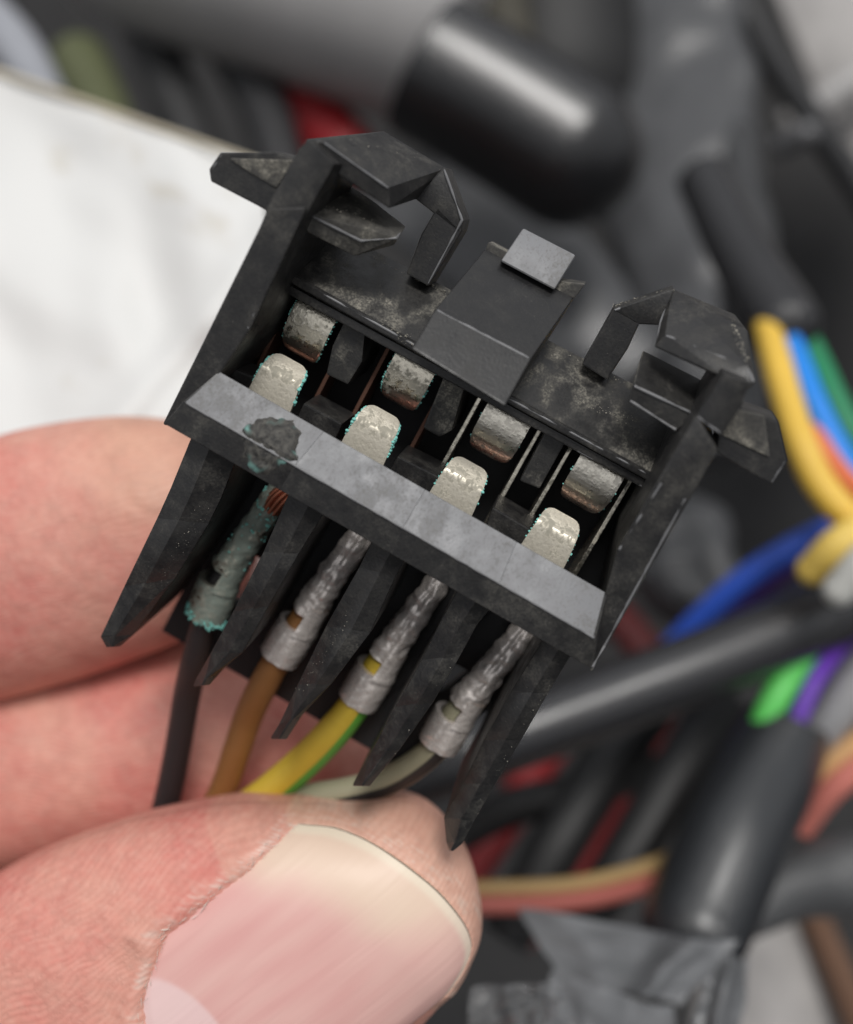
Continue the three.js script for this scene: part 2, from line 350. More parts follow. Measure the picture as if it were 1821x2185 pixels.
// colour coded wires on the right
cable('wire_sleeve', 'black glossy sleeve from which the coloured wires fan out', [[1500, 380, 124, 110], [1580, 540, 116, 130], [1672, 690, 109, 150]], rubber(0.02, 0.02, 0.022, 0.3), { cat: 'sleeve', dome: 'end' });
const CW = 'coloured wires fanning out of the sleeve';
cable('yellow_wire', 'bright yellow wire curving out of the black sleeve', [[1636, 690, 108, 54], [1658, 771, 104, 62], [1682, 857, 101, 64], [1716, 960, 98, 66], [1752, 1035, 97, 68], [1815, 1105, 96, 68], [1930, 1180, 96, 68]], rubber(0.78, 0.5, 0.07, 0.4), { group: CW, cat: 'wire' });
cable('orange_wire', 'orange red wire between the yellow and blue wires', [[1690, 800, 112, 40], [1716, 880, 104, 44], [1748, 945, 99.5, 46], [1790, 1006, 98.6, 48], [1850, 1066, 98.4, 50], [1940, 1125, 98.4, 50]], rubber(0.72, 0.17, 0.06, 0.4), { group: CW, cat: 'wire' });
cable('blue_wire', 'bright sky blue wire between the yellow and green wires', [[1676, 690, 108, 40], [1704, 771, 105, 50], [1734, 852, 102, 54], [1777, 940, 100, 56], [1835, 1026, 99, 56], [1930, 1110, 99, 56]], rubber(0.012, 0.24, 0.8, 0.4), { group: CW, cat: 'wire' });
cable('green_wire', 'dark green wire curving beside the sky blue wire', [[1704, 680, 110, 40], [1738, 762, 108, 56], [1778, 852, 105, 60], [1826, 940, 103, 60], [1886, 1020, 103, 60], [1970, 1090, 103, 60]], rubber(0.012, 0.22, 0.09, 0.4), { group: CW, cat: 'wire' });
cable('royal_blue_wire', 'royal blue wire crossing above the thick black cable', [[1380, 1440, 120, 48], [1490, 1325, 114, 54], [1610, 1222, 110, 58], [1740, 1146, 108, 58], [1860, 1106, 107, 58]], rubber(0.03, 0.1, 0.55, 0.35), { cat: 'wire' });
cable('violet_wire', 'violet wire tucked under the royal blue wire', [[1470, 1372, 122, 40], [1620, 1262, 116, 44], [1740, 1188, 114, 44], [1860, 1146, 114, 44]], rubber(0.1, 0.03, 0.24, 0.4), { cat: 'wire' });
cable('yellow_stub', 'short yellow wire stub below the curving yellow wire', [[1735, 1215, 96, 70], [1790, 1165, 94, 80], [1880, 1110, 94, 80]], rubber(0.78, 0.55, 0.12, 0.4), { cat: 'wire', dome: true });
cable('white_sleeve', 'whitish sleeve end beside the yellow wire stub', [[1790, 1260, 93, 70], [1850, 1190, 92, 76], [1940, 1130, 92, 76]], rubber(0.5, 0.5, 0.47, 0.5), { cat: 'sleeve', dome: true });
cable('thick_cable', 'thick black cable sweeping past the end of the connector', [[300, 1830, 100, 150], [640, 1735, 98, 150], [900, 1640, 97, 150], [1080, 1576, 98, 150], [1310, 1490, 100, 150], [1560, 1394, 102, 150], [1840, 1268, 105, 150], [2100, 1120, 108, 150]], rubber(0.02, 0.02, 0.022, 0.24, { clearcoat: 0.5, clearcoatRoughness: 0.2 }), { n: 80 });
cable('lime_wire', 'lime green wire end under the thick black cable', [[1615, 1580, 102, 58], [1645, 1510, 102, 60], [1685, 1445, 103, 62], [1740, 1380, 106, 62], [1830, 1290, 114, 62]], rubber(0.1, 0.55, 0.1, 0.4), { cat: 'wire' });
cable('purple_wire', 'purple wire beside the lime green wire end', [[1680, 1590, 101, 36], [1708, 1520, 101, 40], [1740, 1450, 102, 40], [1790, 1385, 106, 40], [1880, 1300, 114, 40]], rubber(0.13, 0.04, 0.4, 0.4), { cat: 'wire' });
cable('grey_wire', 'light grey wire beside the purple wire', [[1690, 1640, 106, 70], [1770, 1540, 103, 84], [1840, 1450, 102, 88], [1960, 1340, 102, 88]], rubber(0.3, 0.3, 0.305, 0.4), { cat: 'wire' });
cable('pale_wire', 'pale grey wire above the light grey wire', [[1740, 1520, 112, 40], [1800, 1430, 110, 46], [1900, 1330, 110, 46]], rubber(0.22, 0.22, 0.225, 0.4), { cat: 'wire' });
cable('peach_wire', 'peach coloured wire at the edge of the black sleeve', [[1690, 1740, 108, 50], [1760, 1640, 104, 54], [1900, 1540, 102, 54]], rubber(0.62, 0.36, 0.16, 0.45), { cat: 'wire' });
cable('pink_wire', 'pink wire lying along the peach coloured wire', [[1710, 1770, 106, 50], [1780, 1680, 103, 56], [1900, 1595, 101, 56]], rubber(0.62, 0.2, 0.16, 0.45), { cat: 'wire' });
cable('cable_sleeve', 'wide black cable sleeve hanging below the lime green wire', [[1690, 1528, 104, 160], [1683, 1545, 104, 178], [1640, 1640, 102, 205], [1565, 1790, 98, 222], [1505, 1935, 95, 225], [1485, 1980, 94, 225]], rubber(0.02, 0.022, 0.025, 0.28, { clearcoat: 0.3, clearcoatRoughness: 0.22 }), { cat: 'sleeve', dome: 'end' });
cable('tan_wire', 'tan wire running behind the thumb tip', [[100, 1800, 112, 32], [500, 1872, 104, 32], [860, 1892, 96, 32], [1040, 1896, 97, 33], [1250, 1884, 99, 34], [1450, 1826, 103, 34], [1620, 1740, 110, 34]], rubber(0.36, 0.24, 0.1, 0.5), { cat: 'wire' });
cable('salmon_wire', 'salmon pink wire lying under the tan wire', [[100, 1834, 111, 38], [500, 1906, 103, 38], [860, 1926, 95, 38], [1040, 1931, 96, 40], [1250, 1919, 98, 40], [1450, 1862, 102, 40], [1620, 1778, 109, 40]], rubber(0.36, 0.095, 0.075, 0.5), { cat: 'wire' });
cable('red_wire', 'red wire showing between black cables next to the connector prong', [[900, 2050, 130, 70], [1010, 1860, 135, 70], [1070, 1770, 138, 74], [1130, 1660, 142, 78], [1200, 1560, 150, 78]], rubber(0.2, 0.004, 0.006, 0.55), { cat: 'wire' });
cable('red_wire', 'bright red wire showing between black cables near the wide sleeve', [[1100, 2000, 128, 80], [1250, 1830, 130, 80], [1330, 1750, 132, 84], [1400, 1670, 136, 84], [1480, 1560, 142, 84]], rubber(0.3, 0.006, 0.008, 0.5), { cat: 'wire' });
cable('black_cable', 'black cable crossing between the two red wires', [[1080, 2000, 112, 110], [1190, 1800, 114, 120], [1290, 1640, 118, 120], [1400, 1480, 124, 120]], rubber(0.007, 0.007, 0.0075, 0.5));
cable('black_cable', 'black cable between the bright red wire and the wide sleeve', [[1230, 1990, 108, 100], [1350, 1810, 110, 110], [1450, 1640, 114, 110], [1540, 1500, 120, 110]], rubber(0.007, 0.007, 0.0075, 0.5));
cable('black_cable', 'black cable passing over the red wire beside the connector prong', [[980, 1780, 116, 80], [1100, 1720, 116, 84], [1240, 1690, 118, 80], [1400, 1640, 126, 70]], rubber(0.007, 0.0065, 0.0065, 0.5));
ribbon('crumpled_tape', 'crumpled shiny grey tape behind the side wall of the connector', [[1340, 1090, 150, 150], [1410, 1180, 145, 230], [1480, 1260, 140, 190], [1560, 1300, 138, 90]], tape, { thick: 0.004, amp: 0.004 });
cable('maroon_wire', 'dark maroon wire below the crumpled tape', [[1250, 1260, 150, 70], [1330, 1330, 142, 80], [1400, 1420, 136, 80]], rubber(0.09, 0.012, 0.012, 0.5), { cat: 'wire' });
// bottom right
function patch(corners, nx, ny, zf, uvS = 0.03) { // thin sheet spanned by four pixel corners [x, y, z] (clockwise from top left)
  const pos = [], uv = [], idx = [], [a, b, c, d] = corners;
  for (let j = 0; j <= ny; j++) for (let i = 0; i <= nx; i++) {
    const s = i / nx, t = j / ny, k = (m) => lerp(lerp(a[m], b[m], s), lerp(d[m], c[m], s), t), bow = 26 * Math.sin(s * 5 + 1) * (0.5 - t);
    const q = px(k(0) + 12 * N3(s * 3, t * 3, 5), k(1) - bow + 10 * N3(s * 4, t * 3, 6), k(2) + zf(s, t)); pos.push(q.x, q.y, q.z); uv.push(s * uvS, t * uvS);
  }
  for (let j = 0; j < ny; j++) for (let i = 0; i < nx; i++) { const p = j * (nx + 1) + i, q = p + 1, r = p + nx + 1, e = r + 1; idx.push(p, r, q, q, r, e); }
  const g = new THREE.BufferGeometry(); g.setAttribute('position', new THREE.Float32BufferAttribute(pos, 3)); g.setAttribute('uv', new THREE.Float32BufferAttribute(uv, 2)); g.setIndex(idx); g.computeVertexNormals(); return g;
}
const fold = (s, at, w, h) => h * Math.exp(-Math.pow((s - at) / w * 1.6, 2));
const tapeSheet = rubber(0.13, 0.134, 0.14, 0.28); tapeSheet.side = THREE.DoubleSide;
single('tape_flap', patch([[1110, 1950, 86], [1580, 2000, 82], [1455, 2150, 78], [1200, 2095, 80]], 60, 40, (s, t) => -fold(s, 0.8 - 0.12 * t, 0.16, 1.9) + fold(s, 0.55, 0.25, 0.7) - fold(s, 0.2 + 0.2 * t, 0.3, 1.0) + 0.4 * N3(s * 3, t * 2, 2)), tapeSheet, 'smooth grey tape flap folded below the tan and salmon wires', 'tape');
single('tape_flap', patch([[1530, 2030, 82], [1600, 2040, 84], [1560, 2300, 76], [1440, 2300, 76]], 30, 50, (s, t) => -fold(s, 0.5 + 0.1 * t, 0.4, 2.2) + 0.6 * N3(s * 2, t * 5, 3)), tapeSheet, 'narrow grey tape flap hanging beside the pale panel edge', 'tape');
single('tape_flap', patch([[1180, 2085, 79], [1440, 2140, 77], [1440, 2330, 72], [1150, 2330, 73]], 50, 40, (s, t) => -fold(s, 0.4 - 0.2 * t, 0.3, 1.2) - fold(t, 0.3 + 0.3 * s, 0.2, 0.8) + 0.35 * N3(s * 4, t * 3, 9)), tapeSheet, 'creased grey tape flap behind the translucent plastic scrap', 'tape');
ribbon('taped_loom', 'grey taped loom leaving past the wide black cable sleeve', [[1560, 1960, 104, 90], [1680, 1890, 104, 130], [1800, 1860, 104, 140], [1960, 1850, 104, 140]], rubber(0.07, 0.072, 0.075, 0.4), { thick: 0.003, amp: 0.0016, cat: 'loom' });
{
  const g = [], r = rng(8);
  const t = thing('plastic_scrap', 'crumpled translucent plastic scrap below the grey tape flap', 'scrap');
  const gg = patch([[1010, 2120, 70], [1200, 2075, 72], [1260, 2330, 68], [980, 2330, 68]], 70, 60, (s, t) => -2.6 * Math.abs(N3(s * 3.1, t * 2.7, 1)) * 2 - fold(s, 0.35 + 0.25 * t, 0.1, 1.5) + fold(t, 0.4 - 0.3 * s, 0.08, 1.2) - fold(s, 0.75 - 0.3 * t, 0.07, 1.1));
  part('film', gg, new THREE.MeshPhysicalMaterial({ color: new THREE.Color().setRGB(0.85, 0.86, 0.87), roughness: 0.2, transmission: 0.9, side: THREE.DoubleSide }), t);
}
{
  const t = thing('painted_cowl', 'pale grey panel with a brown edge below the taped loom', 'panel');
  const P = (x, y, z) => px(x, y, z).multiplyScalar(1000), pts = [[1520, 1960, 150], [1720, 1960, 150], [2000, 2900, 110], [1400, 2900, 110]];
  part('plate', rhull([...pts.map((p) => P(...p)), ...pts.map(([x, y, z]) => P(x, y, z + 5))], 1), rubber(0.36, 0.345, 0.335, 0.55), t);
  part('edge_strip', sweep(wireSecs([[1730, 1940, 148, 60], [1800, 2100, 138, 70], [1930, 2420, 122, 80]], 30), { seg: 24 }), rubber(0.14, 0.075, 0.045, 0.6), t);
}
// ---------------------------------------------------------------- hand
// each visible finger is a loft: sections across an axis drawn in the picture plane, upper and lower edge in photo pixels at depth zref
function curveOf(rows) { // catmull-rom through rows of numbers, parameter 0..1 by the first column
  return (t) => {
    let k = 0; while (k < rows.length - 2 && t > rows[k + 1][0]) k++;
    const r1 = rows[k], r2 = rows[k + 1], r0 = rows[Math.max(0, k - 1)], r3 = rows[Math.min(rows.length - 1, k + 2)], e = clamp((t - r1[0]) / (r2[0] - r1[0]));
    return r1.map((_, c) => {
      if (!c) return t;
      const h = r2[0] - r1[0], m1 = (r2[c] - r0[c]) / (r2[0] - r0[0]) * h, m2 = (r3[c] - r1[c]) / (r3[0] - r1[0]) * h, e2 = e * e, e3 = e2 * e;
      return (2 * e3 - 3 * e2 + 1) * r1[c] + (e3 - 2 * e2 + e) * m1 + (-2 * e3 + 3 * e2) * r2[c] + (e3 - e2) * m2;
    });
  };
}
function fingerLoft({ o, dir, rows, zref, back = 1, flat = 2.2, nt = 150, seg = 120, front = null, uvRot = false, uvOff = [0, 0], tint = null }) {
  const C = curveOf(rows), t0 = rows[0][0], t1 = rows[rows.length - 1][0], k = zref / F, L = Math.hypot(...dir), d = [dir[0] / L, dir[1] / L], q = [-d[1], d[0]];
  const pos = [], uv = [], col = [], idx = [], row = seg + 1, toCam = (t, p, z) => [(o[0] + d[0] * t + q[0] * p - CX) * k, (o[1] + d[1] * t + q[1] * p - CY) * k, z];
  const section = (t) => { const [, pu, pl, zc, dd] = C(t); return { c: (pu + pl) / 2, h: Math.max((pl - pu) / 2, 0.5), zc, dd: Math.max(dd, 0.02) }; };
  const zFront = (t, p) => { const s = section(t), x = clamp((p - s.c) / s.h, -1, 1); return s.zc - s.dd * Math.pow(1 - Math.pow(Math.abs(x), flat), 1 / flat); };
  for (let i = 0; i <= nt; i++) {
    const e = i / nt, t = t0 + (t1 - t0) * (1 - Math.pow(1 - e, 1.6)), s = section(t);
    for (let j = 0; j <= seg; j++) {
      const th = j / seg * Math.PI * 2, cs = Math.cos(th), sn = Math.sin(th), m = Math.pow(Math.pow(Math.abs(cs), flat) + Math.pow(Math.abs(sn), flat), -1 / flat);
      const p = s.c + s.h * cs * m; let z = s.zc - s.dd * sn * m * (sn < 0 ? back : 1);
      let c3 = toCam(t, p, z);
      c3[2] += 0.10 * N3(c3[0] * 0.35, c3[1] * 0.35, 3) + 0.05 * N3(c3[0] * 1.3, c3[1] * 1.3, 9);
      if (front && sn > 0) c3[2] += front(t, p, sn);
      const w = cw(...c3); pos.push(w.x, w.y, w.z);
      const along_ = (t - t0) * k * 0.001 + uvOff[0], ar = (p * (sn > 0 ? 1 : -1)) * k * 0.001 + uvOff[1];
      uv.push(uvRot ? ar : along_, uvRot ? along_ : ar);
      const tc = tint ? tint(t, p, sn, c3) : [1, 1, 1]; col.push(...tc);
    }
  }
  for (let i = 0; i < nt; i++) for (let j = 0; j < seg; j++) { const a = i * row + j, b = a + 1, c = a + row, e = c + 1; idx.push(a, b, c, b, e, c); }
  const g = new THREE.BufferGeometry();
  g.setAttribute('position', new THREE.Float32BufferAttribute(pos, 3)); g.setAttribute('uv', new THREE.Float32BufferAttribute(uv, 2)); g.setAttribute('color', new THREE.Float32BufferAttribute(col, 3));
  g.setIndex(idx); g.computeVertexNormals();
  const nn = g.attributes.normal; for (let i = 0; i <= nt; i++) { const a = i * row, b = a + seg, v = V3(nn.getX(a) + nn.getX(b), nn.getY(a) + nn.getY(b), nn.getZ(a) + nn.getZ(b)).normalize(); nn.setXYZ(a, v.x, v.y, v.z); nn.setXYZ(b, v.x, v.y, v.z); }
  return { g, section, zFront, toCam };
}
// nail outline on the thumb, in (t, p): where the nail begins and ends along the thumb for each p
const nailFree = curveOf([[-165, 105], [-104, 172], [-24, 227], [83, 263], [175, 270], [245, 255], [281, 221], [316, 130]]);
const nailProx = curveOf([[-165, -225], [-130, -275], [-81, -340], [60, -400], [200, -400], [316, -350]]);
const inNail = (t, p) => { // signed distance in pixels, roughly: > 0 inside the nail
  const pp = clamp(p, -165, 316), dl = p + 165, df = (nailFree(pp)[1] - t) * 0.75, dp = (t - nailProx(pp)[1]) * 0.8;
  return Math.min(dl, df, dp);
};
const blot = (c3, f, seed) => N3(c3[0] * f + seed, c3[1] * f, c3[2] * f);
function skinTint(c3, base, red, pale, rr = 0) {
  const b1 = blot(c3, 0.16, 1) + 0.5 * blot(c3, 0.5, 7), b2 = blot(c3, 2.4, 3);
  let c = mix3(base, red, clamp(0.38 + b1 * 0.9 + rr)); c = mix3(c, pale, clamp(0.12 + b2 * 0.28));
  return c;
}
const SK = [0.64, 0.31, 0.24], SR = [0.59, 0.2, 0.165], SP = [0.7, 0.44, 0.355];
const thumb = fingerLoft({
  o: [652, 1953], dir: [0.79, -0.61], zref: 56, flat: 2.35, nt: 260, seg: 260, uvOff: [0.003, 0.002],
  back: 1.8, rows: [[-2700, -420, 420, 74, 9], [-1500, -470, 420, 65, 7], [-900, -490, 405, 60.5, 6.2], [-514, -466, 396, 58.8, 5.6], [-247, -393, 390, 58.5, 5.3], [-106, -328, 385, 58.5, 5.2], [-3, -269, 374, 58.5, 5.1], [99, -190, 356, 58.5, 5.0], [150, -146, 345, 58.5, 4.9], [200, -106, 326, 58.5, 4.6], [250, -76, 294, 58.5, 4.1], [285, -52, 256, 58.5, 3.5], [310, -26, 212, 58.5, 2.7], [326, 4, 172, 58.5, 1.9], [335, 36, 128, 58.5, 1.1], [340, 70, 88, 58.5, 0.1]],
  front: (t, p, sn) => {
    const q = inNail(t, p);
    let z = q > 0 ? 0.35 * smooth(0, 30, q) : -0.34 * Math.exp(-Math.pow((q + 26) / 24, 2));
    if (t > 60 && q < 0 && p > -165) z += 0.3 * smooth(0, -30, q) ;
    if (p < -165 && t < 60) z += 0.10 * Math.sin((t * 0.5 + p * 0.9) * 0.22) * smooth(-165, -230, p) * 0.5; // side creases
    return z * smooth(0, 0.25, sn);
  },
  tint: (t, p, sn, c3) => {
    let c = skinTint(c3, SK, SR, SP, t < -50 ? 0.2 : -0.35);
    const q = inNail(t, p);
    if (q < 12 && q > -60) { const k = Math.exp(-Math.pow((q + 16 + 14 * N3(t * 0.02, p * 0.02, 8)) / 15, 2)) * clamp(0.1 + 1.4 * N3(t * 0.022 + p * 0.02, q * 0.3, 5) + 0.5 * N3(c3[0] * 6, c3[1] * 6, 2)); c = mix3(c, [0.74, 0.62, 0.54], k * 0.9); }
    if (t > 90) c = mix3(c, [0.72, 0.47, 0.35], 0.5);
    return c;
  },
});
const indexF = fingerLoft({
  o: [250, 1118], dir: [0.955, -0.295], zref: 62, flat: 2.2, nt: 170, seg: 170, uvOff: [0.001, 0.004],
  rows: [[-1700, -300, 300, 84, 8.5], [-1000, -300, 295, 76, 8], [-500, -288, 300, 70, 7.8], [-262, -296, 305, 69, 7.6], [-120, -285, 300, 69, 7.6], [0, -262, 290, 69, 7.5], [90, -232, 262, 69, 7.3], [170, -190, 215, 69, 6.6], [220, -140, 160, 69, 5.2], [250, -80, 95, 69, 3.2], [262, -10, 10, 69, 0.2]],
  tint: (t, p, sn, c3) => mix3(skinTint(c3, SK, SR, SP, -0.05 + 0.35 * Math.exp(-Math.pow((p - 40) / 130, 2) - Math.pow((t + 180) / 200, 2))), [0.62, 0.37, 0.26], smooth(120, -40, p) * smooth(-120, 60, t) * 0.6),
});
const middleF = fingerLoft({
  o: [450, 1610], dir: [0.98, -0.12], zref: 67, flat: 2.2, nt: 150, seg: 150, uvOff: [0.006, 0.0015],
  rows: [[-2000, -250, 290, 84, 8.5], [-1200, -250, 280, 78, 8], [-700, -246, 270, 75, 7.8], [-450, -240, 262, 74.2, 7.8], [-200, -240, 250, 74, 7.8], [0, -240, 240, 74, 7.6], [150, -225, 220, 74, 7.4], [260, -185, 180, 74, 6.4], [330, -130, 130, 74, 4.8], [370, -70, 75, 74, 2.8], [385, -8, 8, 74, 0.2]],
  tint: (t, p, sn, c3) => skinTint(c3, SK, SR, SP, t > -250 ? 0.3 : 0.15),
});
{
  const C3 = (x, y, z) => cw(x, y, z);
  const blob = (ctrl, n = 40) => { const g = sweep(domed(along(ctrl.map(([x, y, z, w, d]) => ({ p: C3(x, y, z), w: w * 0.001, d: d * 0.001 })), n), 8).map((s) => ({ ...s, d: s.d * 1 })), { seg: 48, fix: V3(0, 0.57, 0.82) }); const col = new Float32Array(g.attributes.position.count * 3); for (let i = 0; i < col.length; i += 3) { col[i] = SK[0]; col[i + 1] = SK[1]; col[i + 2] = SK[2]; } g.setAttribute('color', new THREE.BufferAttribute(col, 3)); return g; };
  const palm = blob([[-62, 30, 84, 13, 11], [-78, 48, 86, 26, 13], [-100, 66, 90, 36, 15], [-125, 88, 96, 36, 16], [-150, 112, 104, 29, 17], [-185, 145, 118, 27, 19]]);
  const ring = blob([[-16, 46, 86, 7.4, 7.4], [-34, 44, 84, 8, 8], [-60, 46, 84, 8.6, 8.6], [-90, 62, 88, 9, 9]]);
  const little = blob([[-24, 60, 92, 6.4, 6.4], [-42, 60, 90, 7, 7], [-66, 66, 90, 7.4, 7.4], [-95, 80, 94, 8, 8]]);
  const geo = mergeGeometries([thumb.g, indexF.g, middleF.g, palm, ring, little].map((g) => { const q = g.clone(); return q; }));
  // friction ridges and fine skin
  const n = 1024, wx = fbm(n, 3, 3, 501), wy = fbm(n, 4, 4, 521), br = fbm(n, 60, 3, 531), mid = fbm(n, 14, 4, 541), size = 0.0135;
  const ridge = (i, y) => { const k = 40, ph = (y / n * k + (wx[i] - 0.5) * 6 + (wy[i] - 0.5) * 1.6) * Math.PI * 2; return 0.5 + 0.5 * Math.sin(ph); };
  const bump = tex(n, (i, x, y) => clamp(0.55 * Math.pow(ridge(i, y), 0.8) * smooth(0.36, 0.56, br[i] * 0.5 + mid[i] * 0.5 + 0.08) + 0.45 * br[i]), size);
  const map = tex(n, (i, x, y) => { const r = ridge(i, y), f = 0.93 + 0.04 * r + 0.2 * (mid[i] - 0.5) + 0.16 * (br[i] - 0.5); return toS([clamp(f), clamp(f * (0.97 + 0.03 * r)), clamp(f * (0.965 + 0.035 * r))]); }, size, true);
  const rough = tex(n, (i, x, y) => { const v = 0.48 + 0.2 * br[i] - 0.08 * ridge(i, y); return [v, v, v]; }, size);
  const skin = new THREE.MeshPhysicalMaterial({ vertexColors: true, map, roughnessMap: rough, roughness: 1, bumpMap: bump, bumpScale: 0.000027, specularIntensity: 0.7 });
  const hand = single('hand', geo, skin, 'hand pinching the black connector wires between thumb and fingers', 'hand');
  // thumb nail: a curved plate with its own thickness
  const nu = 150, nv = 150, pos = [], col = [], idx = [], row = nv + 1;
  const P0 = -168, P1 = 312;
  const shell = (lift) => {
    for (let i = 0; i <= nu; i++) for (let j = 0; j <= nv; j++) {
      const p = lerp(P0, P1, i / nu), ta = nailProx(p)[1], tb = nailFree(p)[1], s = j / nv, t = lerp(ta, tb, s);
      const e = Math.min(1, Math.min(i, nu - i) / 10), ef = smooth(0, 0.05, s);
      const ridges = 0.009 * N3(p * 0.16, t * 0.006, 2) + 0.004 * N3(p * 0.5, t * 0.01, 6);
      const z = thumb.zFront(t, p) + (lift ? -0.12 * ef - 0.10 * smooth(0.8, 1, s) - ridges + 0.25 * (1 - Math.sqrt(e)) : 0.30);
      const w = cw(...thumb.toCam(t, p, z)); pos.push(w.x, w.y, w.z);
      // colour of the nail itself: pink bed, cream free margin, paler patch towards the root
      const edge_ = tb - lerp(150, 60, smooth(40, 240, p)) + 26 * N3(p * 0.02, t * 0.008, 3), margin = smooth(-55, 80, t - edge_) * smooth(280, 100, p);
      const thin = smooth(tb - 26, tb - 10, t);
      let c = mix3([0.63, 0.335, 0.31], [0.68, 0.41, 0.37], clamp(0.5 + 0.8 * N3(p * 0.03, t * 0.006, 4) + 0.1 * N3(p * 0.15, t * 0.008, 5)));
      c = mix3(c, [0.70, 0.47, 0.41], smooth(-80, 160, t) * 0.5);
      c = mix3(c, [0.71, 0.575, 0.44], margin * 0.75);
      c = mix3(c, [0.76, 0.68, 0.54], thin * 0.7);
      const rootPatch = Math.hypot((t + 330) / 95, (p - 30) / 165); c = mix3(c, [0.74, 0.56, 0.55], smooth(1.05, 0.93, rootPatch) * 0.7);
      col.push(...c);
    }
  };
  shell(true); shell(false);
  const off = (nu + 1) * row;
  for (let i = 0; i < nu; i++) for (let j = 0; j < nv; j++) { const a = i * row + j, b = a + 1, c = a + row, d = c + 1; idx.push(a, b, c, b, d, c); idx.push(off + a, off + c, off + b, off + b, off + c, off + d); }
  const edge = (a, b) => idx.push(a, b, off + a, b, off + b, off + a);
  for (let j = 0; j < nv; j++) { edge(j, j + 1); edge(nu * row + j, nu * row + j + 1); }
  for (let i = 0; i < nu; i++) { edge(i * row, (i + 1) * row); edge(i * row + nv, (i + 1) * row + nv); }
  const ng = new THREE.BufferGeometry(); ng.setAttribute('position', new THREE.Float32BufferAttribute(pos, 3)); ng.setAttribute('color', new THREE.Float32BufferAttribute(col, 3)); ng.setIndex(idx); ng.computeVertexNormals();
  const nail = part('thumb_nail', ng, new THREE.MeshPhysicalMaterial({ vertexColors: true, roughness: 0.42, specularIntensity: 0.6, side: THREE.DoubleSide }), hand);
  nail.userData.label = 'thumb nail with a cream coloured free edge';
  // flakes of dry skin along the nail fold
  const r = rng(77), fl = [];
  for (let k = 0; k < 300; k++) {
    const lat = r() < 0.62; let t, p;
    if (lat) { t = lerp(-240, 100, Math.pow(r(), 0.9)); p = -165 - 4 + (r() - 0.6) * 26 - 16 * Math.abs(N3(t * 0.02, 0, 1)); } else { p = lerp(-165, 20, r()); t = nailProx(clamp(p, -165, 316))[1] + (r() - 0.6) * 34; }
    const c = thumb.toCam(t, p, thumb.zFront(t, p) - 0.16 - 0.12 * r()), s = 0.03 + 0.2 * Math.pow(r(), 3.2), a = (lat ? -0.66 : 1.9) + (r() - 0.5) * 1.5;
    const w = [[-1.6, 0, 0], [1.6, 0.12, 0], [0.3, 0.22, -0.3], [-0.4, 0.2, -0.25]].map(([x, y, z]) => cw(c[0] + s * (x * Math.cos(a) - y * Math.sin(a)), c[1] + s * (x * Math.sin(a) + y * Math.cos(a)), c[2] + s * z * r() * 1.5));
    fl.push(w[0], w[1], w[2], w[0], w[2], w[3], w[0], w[3], w[1], w[1], w[3], w[2]);
  }
  const fg = new THREE.BufferGeometry().setFromPoints(fl); fg.computeVertexNormals();
  part('dry_skin_flakes', fg, new THREE.MeshPhysicalMaterial({ color: new THREE.Color().setRGB(0.8, 0.72, 0.64), roughness: 0.8, transmission: 0.2, side: THREE.DoubleSide }), hand).userData.kind = 'stuff';
}
// ---------------------------------------------------------------- connector housing
const housing = localThing('connector_housing', 'black plastic four way connector housing with snap loops and open crimp slots', 'connector');
const hp = (name, pts, b0, b1, mat = M.plastic, r = 0.1, parent = housing) => part(name, Array.isArray(pts[0][0]) ? join(pts.map((q) => slab(q, b0, b1, r))) : slab(pts, b0, b1, r), mat, parent);
const lerp2 = (a, b, t) => [lerp(a[0], b[0], t), lerp(a[1], b[1], t)];
// lower rim in four moulded segments with fine seams between them
{
  const LL = [354, 903], LR = [1262, 1424], CL = [394, 858], CR = [1270, 1361], IL = [467, 795], IR = [1294, 1268], IB = 2.6;
  const cuts = [0, 0.27, 0.532, 0.767, 1];
  for (let k = 0; k < 4; k++) {
    const a = cuts[k] + (k ? 0.0008 : 0), b = cuts[k + 1] - (k < 3 ? 0.0008 : 0), pts = [];
    for (const t of [a, b]) {
      const bot = Q(...lerp2(LL, LR, t), 3.8), top = Q(...lerp2(CL, CR, t), 3.8), inn = Q(...lerp2(IL, IR, t), IB);
      pts.push(bot, top, inn, V3(bot.x, bot.y, IB - 0.4), V3(inn.x, inn.y - 0.5, IB - 0.25));
    }
    const seg = part('rim_segment', rhull(pts, 0.05), M.plastic, housing);
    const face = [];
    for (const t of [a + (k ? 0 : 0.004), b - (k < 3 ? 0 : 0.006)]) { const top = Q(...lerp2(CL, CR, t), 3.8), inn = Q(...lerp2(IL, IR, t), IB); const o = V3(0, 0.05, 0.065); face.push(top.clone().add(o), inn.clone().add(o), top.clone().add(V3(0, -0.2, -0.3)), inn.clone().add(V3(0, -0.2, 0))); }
    part('lead_in_sheen', rhull(face, 0.015), M.plasticScuffSheen, seg);  // pale plate over the black chamfer, sky sheen put into its colour
  }
}
// side walls
hp('side_wall', [[578, 449], [354, 903], [396, 858], [470, 792], [532, 700], [592, 556], [650, 446]], 2.6, -5.6);
hp('side_wall', [[1526, 960], [1463, 1062], [1264, 1422], [1272, 1362], [1300, 1250], [1322, 1170], [1408, 1030], [1486, 892]], 2.6, -5.6);
